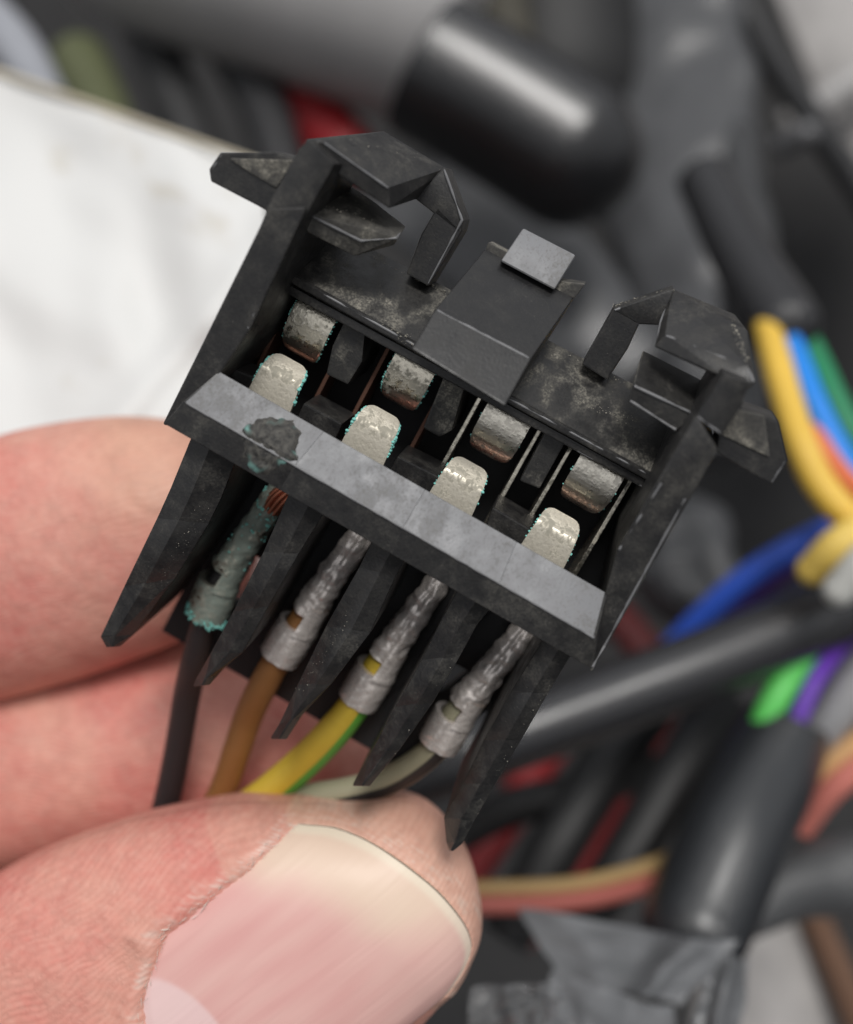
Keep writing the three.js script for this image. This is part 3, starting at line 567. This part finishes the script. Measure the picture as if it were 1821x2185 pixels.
// upper wall with its double lip
{
  const wall = part('upper_wall', rhull([Q(654, 462, -4.6), Q(1482, 890, -4.6), Q(1412, 1026, -0.7), Q(585, 566, -0.7)].flatMap((p) => [p, V3(p.x, p.y - 0.8, p.z - 0.5)]), 0.06), M.plasticDusty, housing);
  part('lip', slab([[583, 566], [1409, 1025], [1406, 1034], [579, 576]], -0.55, -1.4, 0.09), M.plastic, wall);
  part('lip', slab([[577, 588], [1403, 1041], [1400, 1051], [572, 600]], -0.75, -1.6, 0.08), M.plastic, wall);
  part('lip_groove', slab([[580, 574], [1406, 1032], [1402, 1044], [576, 590]], -1.05, -1.7, 0.03), M.plastic, wall);
}
// cavity back and dividing ribs
part('back_plate', rhull([[620, 520, -5], [1470, 960, -5], [1290, 1330, -5], [420, 850, -5]].flatMap(([x, y, b]) => { const p = Q(x, y, b); return [p, V3(p.x, p.y, b - 0.8)]; }), 0.05), M.deep, housing);
hp('rib', [[738, 690], [777, 705], [770, 770], [742, 815], [702, 796], [714, 740]], -1.4, -5, M.plasticDusty);
hp('rib', [[953, 800], [990, 820], [962, 915], [938, 927], [909, 911]], -1.4, -5, M.plasticDusty);
hp('rib', [[1166, 925], [1202, 944], [1150, 1037], [1115, 1023]], -1.4, -5, M.plasticDusty);
// locking lances beside the contacts
hp('lance', [[500, 790], [540, 806], [524, 838], [484, 822]], -0.2, -2.2, M.plastic, 0.1);
hp('lance', [[652, 864], [727, 905], [708, 946], [634, 905]], -0.1, -2.4, M.plastic, 0.1);
hp('lance', [[852, 977], [934, 1018], [911, 1060], [832, 1012]], -0.1, -2.4, M.plastic, 0.1);
hp('lance', [[1054, 1086], [1130, 1131], [1110, 1170], [1041, 1121]], -0.1, -2.4, M.plastic, 0.1);
// slot dividers (prongs)
const prong = (outline, ridge) => {
  // convex pieces from paired edge points: outline = [[left],[right]] rows from top to tip
  const gs = [];
  for (let i = 0; i < outline.length - 1; i++) {
    const [l0, r0] = outline[i], [l1, r1] = outline[i + 1];
    const pts = [];
    for (const [x, y, s] of [[...l0, 0], [...r0, 1], [...l1, 0], [...r1, 1]]) { const f = Q(x, y, 2.7 - (s === ridge ? 0.0 : 0.35)); pts.push(f, V3(f.x, f.y, -3.4)); }
    for (const [p, q] of [[l0, r0], [l1, r1]]) { const m = lerp2(p, q, ridge ? 0.58 : 0.42); pts.push(Q(m[0], m[1], 3.0)); }
    gs.push(rhull(pts, 0.08));
  }
  part('slot_divider', join(gs), M.plastic, housing);
};
prong([[[412, 935], [500, 985]], [[368, 1043], [470, 1062]], [[340, 1105], [444, 1115]], [[270, 1250], [372, 1232]], [[219, 1358], [282, 1352]], [[230, 1378], [256, 1376]]], 0);
prong([[[622, 1050], [692, 1088]], [[566, 1179], [636, 1179]], [[501, 1307], [572, 1290]], [[455, 1392], [516, 1390]], [[422, 1450], [456, 1440]], [[417, 1462], [446, 1458]]], 1);
prong([[[800, 1150], [866, 1186]], [[770, 1212], [842, 1228]], [[700, 1336], [788, 1348]], [[640, 1460], [704, 1458]], [[600, 1545], [640, 1526]], [[582, 1574], [610, 1574]]], 1);
prong([[[982, 1255], [1048, 1290]], [[945, 1325], [1016, 1330]], [[904, 1408], [978, 1400]], [[848, 1508], [922, 1496]], [[796, 1604], [850, 1598]], [[757, 1674], [788, 1674]]], 1);
prong([[[1172, 1350], [1226, 1378]], [[1092, 1480], [1168, 1475]], [[1036, 1580], [1110, 1576]], [[992, 1672], [1054, 1672]], [[951, 1746], [1010, 1748]], [[956, 1796], [984, 1798]], [[961, 1812], [968, 1812]]], 1);
// slot floor in strips that leave two small windows
{
  const FB = -3.6, f = (x, y) => Q(x, y, FB);
  const top = [[520, 1010], [1215, 1400]], bot = [[345, 1352], [850, 1640]];
  const strips = [[0, 0.13], [0.25, 0.76], [0.86, 1.0]];
  const sl = (s0, s1, e0, e1) => { const P = (s, e) => { const a = lerp2(top[0], top[1], s), b = lerp2(bot[0], bot[1], s), m = lerp2(a, b, e); return f(m[0], m[1]); }; return rhull([P(s0, e0), P(s1, e0), P(s1, e1), P(s0, e1)].flatMap((p) => [p, V3(p.x, p.y, FB - 0.7)]), 0.05); };
  part('slot_floor', join([...strips.map(([a, b]) => sl(a, b, -0.1, 0.98)), sl(0.125, 0.255, -0.1, 0.36), sl(0.125, 0.255, 0.66, 0.98), sl(0.755, 0.865, -0.1, 0.34), sl(0.755, 0.865, 0.52, 0.98)]), M.deep, housing);
}
// snap loops
{
  const loop = part('snap_loop', join([
    slab([[640, 322], [660, 302], [710, 350], [657, 446], [588, 558], [574, 446], [600, 400]], 2.4, -2.4, 0.09),          // near post
    rhull([Q(656, 302, 1.5), Q(690, 304, 1.5), Q(828, 401, 0.2), Q(831, 440, 0.1), Q(700, 352, 1.3), Q(818, 284, -4.2), Q(948, 361, -4.2), Q(905, 415, -4.0), Q(660, 300, -1.6)], 0.08),   // roof
    slab([[948, 362], [987, 470], [981, 494], [935, 446], [888, 421]], -3.2, -5.0, 0.08),
    slab([[935, 446], [982, 492], [914, 606], [872, 582], [902, 502]], -3.2, -5.0, 0.08),
  ]), M.plastic, housing);
  part('stop_shelf', rhull([Q(705, 372, -2.6), Q(790, 428, -2.6), Q(862, 484, -2.8), Q(846, 508, -0.4), Q(770, 514, 0.2), Q(658, 457, 1.2), Q(757, 543, 0.0), Q(658, 492, 1.0), Q(840, 520, -1.4)], 0.06), M.plasticCake, loop);
  const loop2 = part('snap_loop', join([
    slab([[1545, 800], [1594, 818], [1580, 864], [1538, 924], [1488, 889]], 2.4, -2.4, 0.08),
    rhull([Q(1435, 620, -4.2), Q(1566, 674, -4.0), Q(1592, 708, -2.0), Q(1594, 782, 1.0), Q(1608, 816, 1.4), Q(1594, 828, 1.4), Q(1421, 716, -0.6), Q(1402, 738, -0.6), Q(1540, 800, 1.2)], 0.08),
    slab([[1435, 620], [1408, 690], [1358, 688], [1312, 662]], -3.2, -5.0, 0.08),
    slab([[1312, 660], [1362, 688], [1337, 742], [1295, 806], [1247, 776]], -3.2, -5.0, 0.08),
  ]), M.plastic, housing);
  part('stop_shelf', rhull([Q(1374, 752, -2.4), Q(1492, 812, -2.4), Q(1480, 884, 0.6), Q(1353, 824, 0.4), Q(1442, 917, 0.6), Q(1344, 854, 0.4), Q(1362, 800, -1.5)], 0.06), M.plasticDusty, loop2);
}
// side ears
{
  const e1 = hp('ear', [[474, 330], [452, 362], [455, 384], [574, 446], [600, 402], [626, 342], [585, 328]], 0.8, -1.4, M.plastic);
  part('dusty_top', slab([[496, 340], [624, 344], [590, 398], [534, 366]], 0.95, 0.6, 0.05), M.plasticCake, e1);
  const e2 = hp('ear', [[1566, 870], [1656, 902], [1674, 984], [1646, 1028], [1531, 962], [1538, 924]], 0.8, -1.4, M.plastic);
  part('dusty_top', slab([[1568, 874], [1630, 890], [1640, 972], [1542, 926]], 0.95, 0.6, 0.05), M.plasticCake, e2);
}
// polarising key in the middle
{
  const key = part('key_block', rhull([Q(1040, 534, -4.6), Q(1222, 632, -4.6), Q(1130, 765, 0.7), Q(933, 662, 0.7), Q(884, 744, 2.2), Q(1076, 862, 2.2), ...[Q(884, 744, 2.2), Q(1076, 862, 2.2)].map((p) => V3(p.x, p.y, -1)), ...[Q(1040, 534, -4.6), Q(1222, 632, -4.6)].map((p) => V3(p.x, p.y - 0.8, -5.6))], 0.09), M.plasticClean, housing);
  part('key_tab', rhull([Q(1118, 493, -4.9), Q(1223, 547, -4.9), Q(1182, 613, -3.7), Q(1075, 556, -3.7), Q(1118, 493, -6.0), Q(1223, 547, -6.0), Q(1182, 613, -5.6), Q(1075, 556, -5.6)], 0.1), M.plasticScuffSheen, key);  // pale tone paints the light reflected by the sloping tab
  part('key_ledge', join([slab([[1043, 520], [1082, 540], [1074, 556], [1038, 536]], -4.5, -6.0, 0.05), slab([[1188, 600], [1245, 608], [1226, 634], [1178, 618]], -4.4, -6.0, 0.05)]), M.plasticCake, key);
}
// melted scar on the rim
{
  const c = Q(577, 950, 3.75), nr = 26, nt = 64, pos = [], col = [], idx = [];
  const m = V3(0, 0.36, 0.93).normalize(), ux = V3(1, 0, 0), uy = V3(0, 0.93, -0.36);
  for (let i = 0; i <= nr; i++) for (let j = 0; j <= nt; j++) {
    const r = i / nr, th = j / nt * Math.PI * 2, R = (1.36 + 0.5 * N3(Math.cos(th) * 1.3, Math.sin(th) * 1.3, 2) + 0.2 * N3(Math.cos(th) * 4, Math.sin(th) * 4, 3)) * r, x = R * Math.cos(th), y = R * Math.sin(th) * 1.05;
    const h = 0.02 * Math.sqrt(Math.max(0, 1 - r * r * r)) - 0.05 * Math.exp(-Math.pow((r - 0.05) / 0.5, 2)) - 0.33 * Math.abs(y) + 0.14 + 0.05 * N3(x * 2.2, y * 2.2, 4) + 0.03 * N3(x * 6, y * 6, 1) + 0.02 * N3(x * 14, y * 14, 1) + 0.02 * Math.sin(R * 13 + 4 * N3(x, y, 1)) - 0.01 - 0.14 * smooth(0.75, 1, r) - 0.3 * smooth(0.97, 1, r);
    const q = c.clone().addScaledVector(ux, x).addScaledVector(uy, y).addScaledVector(m, h);
    pos.push(q.x * 0.001, q.y * 0.001, q.z * 0.001);
    const k = clamp(0.42 + 0.8 * N3(x * 4, y * 4, 7) + 0.7 * N3(x * 12, y * 12, 3)), v = clamp(N3(x * 2.3 + 4, y * 2.3, 3) * 2 - 0.35) * smooth(0.6, 0.9, r);
    col.push(...mix3(mix3([0.018, 0.0175, 0.017], [0.085, 0.08, 0.07], k), [0.2, 0.42, 0.38], v));
  }
  for (let i = 0; i < nr; i++) for (let j = 0; j < nt; j++) { const a = i * (nt + 1) + j, b = a + 1, cc = a + nt + 1, d = cc + 1; idx.push(a, cc, b, b, cc, d); }
  const g = new THREE.BufferGeometry(); g.setAttribute('position', new THREE.Float32BufferAttribute(pos, 3)); g.setAttribute('color', new THREE.Float32BufferAttribute(col, 3)); g.setIndex(idx); g.computeVertexNormals();
  part('melted_scar', g, new THREE.MeshPhysicalMaterial({ vertexColors: true, roughness: 0.75, side: THREE.DoubleSide }), housing).userData.label = 'round melted scar with ash grey crust on the rim';
}

// worn edges of the moulding, their highlights painted as pale beads
{
  const lines = [[[583, 567, -0.5], [884, 736, -0.5]], [[1082, 848, -0.5], [1409, 1026, -0.5]], [[573, 600, -0.75], [1400, 1052, -0.75]], [[934, 663, 0.78], [1128, 764, 0.78]], [[692, 305, 1.55], [828, 401, 0.3]], [[707, 354, 2.4], [660, 442, 2.4], [590, 556, 2.4]],
    [[659, 458, 1.25], [770, 514, 0.28], [846, 508, -0.36]], [[790, 428, -2.6], [862, 484, -2.8], [846, 508, -0.36]], [[948, 362, -3.1], [986, 470, -3.1], [914, 605, -3.1]], [[1422, 717, -0.55], [1594, 783, 1.05], [1608, 815, 1.45]], [[1436, 621, -4.1], [1409, 690, -2.4], [1403, 737, -0.55]], [[1312, 662, -3.1], [1436, 621, -4.1]],
    [[1488, 889, 2.45], [1538, 924, 2.45]], [[1354, 824, 0.5], [1480, 883, 0.68]], [[1345, 855, 0.45], [1442, 917, 0.65]], [[1674, 985, 0.85], [1647, 1027, 0.85]], [[474, 331, 0.85], [453, 362, 0.85]], [[1264, 1424, 3.85], [1290, 1378, 2.7], [1462, 1064, 2.65]], [[1412, 1030, 2.65], [1322, 1172, 2.65]], [[586, 566, 2.6], [530, 700, 2.65]], [[398, 860, 3.86], [1268, 1361, 3.86]]];
  const gs = lines.map((l, m) => { const pts = l.map(([x, y, b]) => Q(x, y, b)), c = new THREE.CatmullRomCurve3(pts, false, 'catmullrom', 0.02), n = 60; const secs = []; for (let i = 0; i <= n; i++) { const p = c.getPoint(i / n); secs.push({ p, w: clamp(0.055 + 0.06 * N3(p.x * 1.7 + m, p.y * 1.7, p.z), 0.012, 0.075) }); } return sweep(secs, { seg: 8, scale: 0.001 }); });
  part('worn_edge_highlight', join(gs), M.edgeHighlight, housing);
}
// crumbs of dirt and fluff caught on the edges
{
  const r = rng(909), gl = [];
  const put = (x0, y0, x1, y1, b0, b1, n, s = 0.05, w = 6) => { for (let i = 0; i < n; i++) { const e = r(), q = Q(lerp(x0, x1, e) + (r() - 0.5) * w, lerp(y0, y1, e) + (r() - 0.5) * w, lerp(b0, b1, e)); gl.push([q.x, q.y, q.z, s * (0.3 + r() * r())]); } };
  put(612, 340, 492, 336, 0.85, 0.85, 60, 0.06, 6); put(690, 303, 805, 292, -1.6, -3.6, 60, 0.06, 7); put(700, 300, 940, 362, 0.6, -3.8, 50, 0.045, 40);
  put(690, 496, 930, 622, -4.1, -4.1, 80, 0.06, 10); put(920, 610, 960, 632, -4.2, -4.2, 40, 0.08, 10); put(1180, 745, 1330, 822, -4.3, -4.3, 60, 0.06, 12);
  put(1300, 655, 1436, 618, -4, -4, 70, 0.06, 8); put(1560, 680, 1592, 770, -2, 1, 60, 0.06, 14); put(690, 440, 830, 500, 0.2, -0.8, 60, 0.045, 26); put(820, 690, 880, 730, -0.5, -0.4, 60, 0.05, 22);
  put(1250, 880, 1330, 910, -2, -2.4, 120, 0.045, 50); put(470, 770, 540, 720, 2.0, -2, 60, 0.06, 22); put(1260, 1380, 1262, 1428, 3.7, 3.7, 30, 0.06, 8); put(1290, 1290, 1420, 1060, 2.6, 2.6, 60, 0.05, 12);
  put(760, 1290, 640, 1480, 2.9, 2.9, 60, 0.035, 26); put(960, 1400, 830, 1600, 2.9, 2.9, 60, 0.035, 26); put(1170, 1440, 1000, 1720, 2.9, 2.9, 70, 0.035, 40); put(430, 1080, 330, 1250, 2.9, 2.9, 50, 0.035, 40);
  const geo = new THREE.IcosahedronGeometry(1, 0), list = gl.map(([x, y, z, s]) => { const g = geo.clone(); g.scale(s * 0.001, s * 0.7e-3, s * 0.5e-3); g.rotateZ(x * 7); g.rotateX(y * 5); g.translate(x * 0.001, y * 0.001, z * 0.001); return g; });
  part('dirt_crumbs', join(list), new THREE.MeshPhysicalMaterial({ color: new THREE.Color().setRGB(0.3, 0.28, 0.235), roughness: 0.95 }), housing).userData.kind = 'stuff';
}

// ---------------------------------------------------------------- contacts
// bent sheet strip: stations {u, a, b, w}; th = sheet thickness (mm)
function strip(st, th) {
  const pos = [], idx = [], n = st.length, uv = [], K = 12; let len = 0;
  for (let i = 0; i < n; i++) {
    const A_ = st[Math.max(0, i - 1)], B_ = st[Math.min(n - 1, i + 1)], ta = B_.a - A_.a, tb = B_.b - A_.b, l = Math.hypot(ta, tb) || 1, na = -tb / l, nb = ta / l, s = st[i];
    if (i) len += Math.hypot(s.a - st[i - 1].a, s.b - st[i - 1].b);
    for (let k = 0; k < K; k++) {
      const an = (k + 0.5) / K * Math.PI * 2, c = Math.cos(an), sn = Math.sin(an), e = 0.28, x = Math.sign(c) * Math.pow(Math.abs(c), e) * s.w / 2, y = Math.sign(sn) * Math.pow(Math.abs(sn), e) * th / 2;
      pos.push((s.u + x) * 0.001, (s.a + na * y) * 0.001, (s.b + nb * y) * 0.001); uv.push((s.u + x) * 0.001, len * 0.001);
    }
  }
  for (let i = 0; i < n - 1; i++) for (let k = 0; k < K; k++) { const a = i * K + k, b = i * K + (k + 1) % K, c = a + K, d = b + K; idx.push(a, b, c, b, d, c); }
  for (const i of [0, n - 1]) for (let k = 1; k < K - 1; k++) i ? idx.push(i * K, i * K + k + 1, i * K + k) : idx.push(0, k, k + 1);
  let g = new THREE.BufferGeometry(); g.setAttribute('position', new THREE.Float32BufferAttribute(pos, 3)); g.setAttribute('uv', new THREE.Float32BufferAttribute(uv, 2)); g.setIndex(idx);
  // consistent outward winding
  g = g.toNonIndexed(); return toCreasedNormals(g, 0.7);
}
const grainGeo = new THREE.IcosahedronGeometry(1, 1);
function grains(list) { return join(list.map(([x, y, z, r]) => { const g = grainGeo.clone(); g.scale(r * 0.001, r * 0.8 * 0.001, r * 0.9 * 0.001); g.rotateX(x * 9); g.translate(x * 0.001, y * 0.001, z * 0.001); return g; })); }
const TIPS = [[621, 774], [820, 884], [1006, 994], [1202, 1103]], BULBS = [[664, 690], [874, 800], [1074, 908], [1270, 1020]];
const CR = [ // wire barrel top, notch, crimp end
  [[585, 1066], [470, 1238], [440, 1316]], [[770, 1140], [640, 1330], [596, 1400]], [[925, 1255], [806, 1424], [764, 1494]], [[1112, 1352], [972, 1524], [936, 1586]]];
const LOOK = ['heavily corroded green terminal with bare copper above its black wire', 'tinned terminal with turquoise edged tongue crimped on the brown wire', 'tinned terminal with plain tongue crimped on the yellow and green wire', 'tinned terminal crimped on the pale wire with black stripe'];
const terminals = [];
for (let k = 0; k < 4; k++) {
  const t = localThing('crimp_terminal', LOOK[k], 'terminal', 'crimp terminals in the connector slots'); terminals.push(t);
  const r = rng(100 + k), tip = Q(...TIPS[k], -0.6), bp = Q(...BULBS[k], -1.7), mT = M.tinDull, mB = [M.tinWorn, M.tinWorn, M.tin, M.tin][k];
  // tongue
  const st = [];
  const path = [[-3.4, 0.36, 2.45], [-2.4, 0.36, 2.4], [-1.5, 0.34, 2.3], [-0.9, 0.3, 2.2], [-0.6, 0.24, 2.12], [-0.42, 0.0, 2.06], [-0.2, -0.26, 1.96], [-0.05, -0.5, 1.7], [0.0, -0.62, 1.3]];
  const C = curveOf(path.map((p, i) => [i, ...p]));
  for (let i = 0; i <= 40; i++) { const [, a, b, w] = C(i / 40 * (path.length - 1)); st.push({ u: tip.x - 0.02 * a, a: tip.y + a, b: b - 0.1, w: w + 0.03 * N3(i * 0.6, k, 1) }); }
  const tongue = part('tongue', strip(st, 0.34), mT, t);
  // spring contact
  const bs = [];
  for (let i = 0; i <= 36; i++) { const th = lerp(100, -82, i / 36) * Math.PI / 180, e = i / 36; bs.push({ u: bp.x, a: bp.y + (k % 2 ? 0.06 : -0.05) + (Math.sin(th) < 0 ? 1.85 : 1.45) * Math.sin(th), b: -3.1 + [0.1, -0.1, 0.05, 0.15][k] + 1.45 * Math.cos(th), w: ([2.2, 2.2, 2.4, 2.4][k] + 0.04 * N3(i * 0.7, k * 3, 2)) * (e > 0.62 ? Math.sqrt(1 - Math.pow((e - 0.62) / 0.4, 2)) * 0.62 + 0.38 : 1) }); }
  part('spring', strip(bs, 0.3), mB, t);
  // box side leaves
  for (const s of [-1, 1]) part('side_leaf', rhull([V3(bp.x + s * 1.62, bp.y + 0.8, -3.0), V3(bp.x + s * 1.62, bp.y + 0.8, -4.6), V3(bp.x + s * 1.62, bp.y - 6, -2.0), V3(bp.x + s * 1.62, bp.y - 6, -4.6)].flatMap((p) => [p, V3(p.x + s * 0.14, p.y, p.z)]), 0.03), k > 1 ? M.tinWorn : M.copperDull, t);
  // wire barrel: folded over the strands, its two edges meeting in a serrated seam
  const b0 = Q(...CR[k][0], -1.9), b1 = Q(...CR[k][1], -1.9), b2 = Q(...CR[k][2], -1.9), dirv = b1.clone().sub(b0);
  const ws = along([{ p: V3(b0.x, b0.y + 2.2, b0.z - 0.4), w: 0.62 }, { p: b0, w: 0.68 }, { p: b0.clone().lerp(b1, 0.35), w: 0.78 }, { p: b0.clone().lerp(b1, 0.66), w: 0.86 }, { p: b0.clone().lerp(b1, 0.86), w: 0.95 }], 110);
  const wb = sweep(ws, { seg: 64, scale: 0.001, fix: V3(0, 0, 1), disp: (q, s, th) => { const f = Math.sin(th); return 0.13 * N3(q.x * 1.7 + k * 5, q.y * 1.7, q.z * 1.7) + 0.035 * N3(q.x * 4, q.y * 4, q.z * 4) + (f > 0 ? -0.07 * Math.exp(-Math.pow((Math.cos(th) - 0.12 + 0.18 * N3(q.y * 1.1, k * 7, 1)) / 0.2, 2)) + 0.03 * Math.exp(-Math.pow((Math.abs(Math.cos(th) - 0.12) - 0.42) / 0.25, 2)) * (1 + 0.8 * N3(q.y * 1.6, k, 4)) : 0); } });
  part('wire_barrel', wb, k ? M.crimp : M.crust, t);
  // neck and insulation barrel, cut open between them
  const ns = along([{ p: b0.clone().lerp(b1, 0.74), w: 0.95 }, { p: b0.clone().lerp(b1, 0.95), w: 1.06 }, { p: b1.clone().lerp(b2, 0.1), w: 1.16 }], 16);
  const shell = (w) => sweep(ns.map((s) => ({ p: s.p, w: s.w + w })), { seg: 30, scale: 0.001, fix: V3(0, 0, 1), a0: Math.PI * 0.52, a1: Math.PI * 1.6, caps: false, disp: (q) => 0.04 * N3(q.x * 4, q.y * 4, q.z * 4) });
  const nm = (k ? M.crimp : M.crust).clone(); nm.side = THREE.DoubleSide;
  part('neck', join([shell(0.02), shell(-0.2)]), nm, t);
  const is = along([{ p: b1.clone().lerp(b2, 0.02), w: 1.12 }, { p: b1.clone().lerp(b2, 0.5), w: 1.16 }, { p: b2, w: 1.12 }], 24);
  const ring = (o, w) => sweep(is.map((s) => ({ p: s.p, w: s.w + w, d: (s.w + w) * 0.94 })), { seg: 48, scale: 0.001, fix: V3(0, 0, 1), caps: false, disp: (q, s, th) => 0.04 * N3(q.x * 3, q.y * 3, q.z * 3) - 0.1 * Math.exp(-Math.pow((Math.sin(th) - 1) / 0.02, 2)) });
  const outer = ring(0, 0.03), inner = ring(0, -0.26), rim = (i) => { // annulus closing the ends
    const a = outer.attributes.position, b = inner.attributes.position, pos = []; for (let j = 0; j < 48; j++) { const q = i * 49 + j; const v = (g, m) => [g.getX(m), g.getY(m), g.getZ(m)]; pos.push(...v(a, q), ...v(b, q), ...v(a, q + 1), ...v(b, q), ...v(b, q + 1), ...v(a, q + 1)); } const g = new THREE.BufferGeometry(); g.setAttribute('position', new THREE.Float32BufferAttribute(pos, 3)); g.computeVertexNormals(); g.setAttribute('uv', new THREE.Float32BufferAttribute(new Float32Array(pos.length / 3 * 2), 2)); return g; };
  const im = (k ? M.crimp : M.crust).clone(); im.side = THREE.DoubleSide;
  part('insulation_barrel', join([outer, inner, rim(0), rim(23)]), im, t);
  // verdigris grains along the worn edges
  const gl = [];
  const amount = [150, 190, 26, 30][k];
  for (let i = 0; i < amount; i++) { const q = st[Math.floor(lerp(10, 36, r()))], s = r() < 0.45 ? -1 : 1; gl.push([q.u + s * (q.w / 2 + 0.02 * r()), q.a + (r() - 0.5) * 0.1, q.b + (r() - 0.5) * 0.26, 0.03 + 0.07 * r() * r() + (k < 2 && r() < 0.12 ? 0.05 : 0)]); }
  for (let i = 0; i < amount * 0.4; i++) { const q = bs[Math.floor(lerp(10, 34, r()))], s = r() < 0.5 ? -1 : 1; gl.push([q.u + s * (q.w / 2 + 0.01), q.a, q.b + (r() - 0.5) * 0.2, 0.03 + 0.05 * r()]); }
  if (k === 0) for (let i = 0; i < 190; i++) { const e = r(), c = is[Math.floor(19 + r() * 4.9)].p, th = r() * Math.PI, R = 1.17; gl.push(e < 0.5 ? [c.x + R * Math.cos(th), c.y + (r() - 0.5) * 0.2, c.z + R * Math.sin(th), 0.03 + 0.05 * r()] : (() => { const w = ws[Math.floor(22 + 80 * r() * r())]; return [w.p.x + w.w * Math.cos(th), w.p.y, w.p.z + w.w * Math.sin(th), 0.03 + 0.06 * r()]; })()); }
  const vg = part('verdigris', grains(gl), M.verdigris, t); vg.userData.kind = 'stuff';
  if (k === 0) { // bare copper strands above the barrel
    const cs = []; for (let i = 0; i < 9; i++) { const a = i / 9 * 6.28, c = b0; cs.push(sweep(along([{ p: V3(c.x + 0.1 + 0.4 * Math.cos(a), c.y - 0.5, c.z + 0.3 + 0.35 * Math.sin(a)), w: 0.15 }, { p: V3(c.x + 0.3 + 0.45 * Math.cos(a), c.y + 0.5, c.z + 0.4 + 0.35 * Math.sin(a)), w: 0.15 }, { p: V3(c.x + 0.7 + 0.4 * Math.cos(a), c.y + 1.4, c.z + 0.3 + 0.3 * Math.sin(a)), w: 0.14 }], 10), { seg: 10, scale: 0.001 })); }
    part('copper_strands', join(cs), M.copper, t);
  }
}

// ---------------------------------------------------------------- crimped wires
function crimpWire(name, label, pts, mat, stripe) {
  const t = thing(name, label, 'wire', 'wires crimped in the connector');
  part('insulation', tube(pts, { n: 90, seg: 40 }), mat, t);
  if (stripe) { const secs = wireSecs(pts, 90).map((s) => ({ ...s, w: s.w * 1.012 })); const fx = cw(0, 0, -1).sub(cw(0, 0, 0)).normalize(); for (const [a0, a1, m] of stripe) part('stripe', sweep(secs, { seg: 14, a0, a1, caps: false, fix: fx }), m, t); }
  return t;
}
const wm = (r, g, b) => { const m = rubber(r, g, b, 0.42); return m; };
const dbl = (m) => { m.side = THREE.DoubleSide; return m; };
crimpWire('black_wire', 'black wire with a kink leaving the corroded terminal', [[492, 1205, 56.1, 50], [470, 1238, 56.5, 52], [438, 1322, 57.4, 54], [418, 1400, 58.6, 56], [402, 1470, 60.4, 58], [388, 1550, 61.8, 57], [372, 1640, 63, 57], [350, 1740, 64, 57], [330, 1840, 65, 57]], wm(0.016, 0.015, 0.016));
crimpWire('brown_wire', 'light brown wire curving down behind the thumb', [[664, 1295, 55.9, 56], [640, 1330, 56.3, 58], [594, 1404, 57.2, 62], [562, 1462, 58.4, 63], [530, 1530, 60.6, 62], [506, 1600, 61.8, 60], [482, 1670, 63, 58], [450, 1740, 64, 58], [410, 1830, 65, 58]], wm(0.28, 0.125, 0.035));
crimpWire('yellow_green_wire', 'yellow wire with a green stripe', [[830, 1390, 55.8, 60], [806, 1424, 56.2, 62], [762, 1497, 57, 68], [716, 1556, 58.2, 72], [650, 1624, 60.6, 72], [575, 1690, 62, 74], [500, 1745, 63.4, 74], [400, 1830, 65, 74]], wm(0.66, 0.47, 0.045), [[Math.PI - 1.1, Math.PI + 0.4, dbl(wm(0.12, 0.42, 0.05))]]);
crimpWire('pale_striped_wire', 'pale greenish cream wire with a black stripe', [[1000, 1490, 55.7, 54], [972, 1524, 56.1, 56], [934, 1589, 56.8, 60], [880, 1636, 58, 62], [815, 1670, 59.6, 62], [740, 1690, 60.4, 62], [660, 1704, 61.4, 62], [560, 1740, 63, 62]], wm(0.32, 0.3, 0.2), [[Math.PI - 1.5, Math.PI - 0.6, dbl(wm(0.02, 0.02, 0.02))]]);
renderer.render(scene, camera);
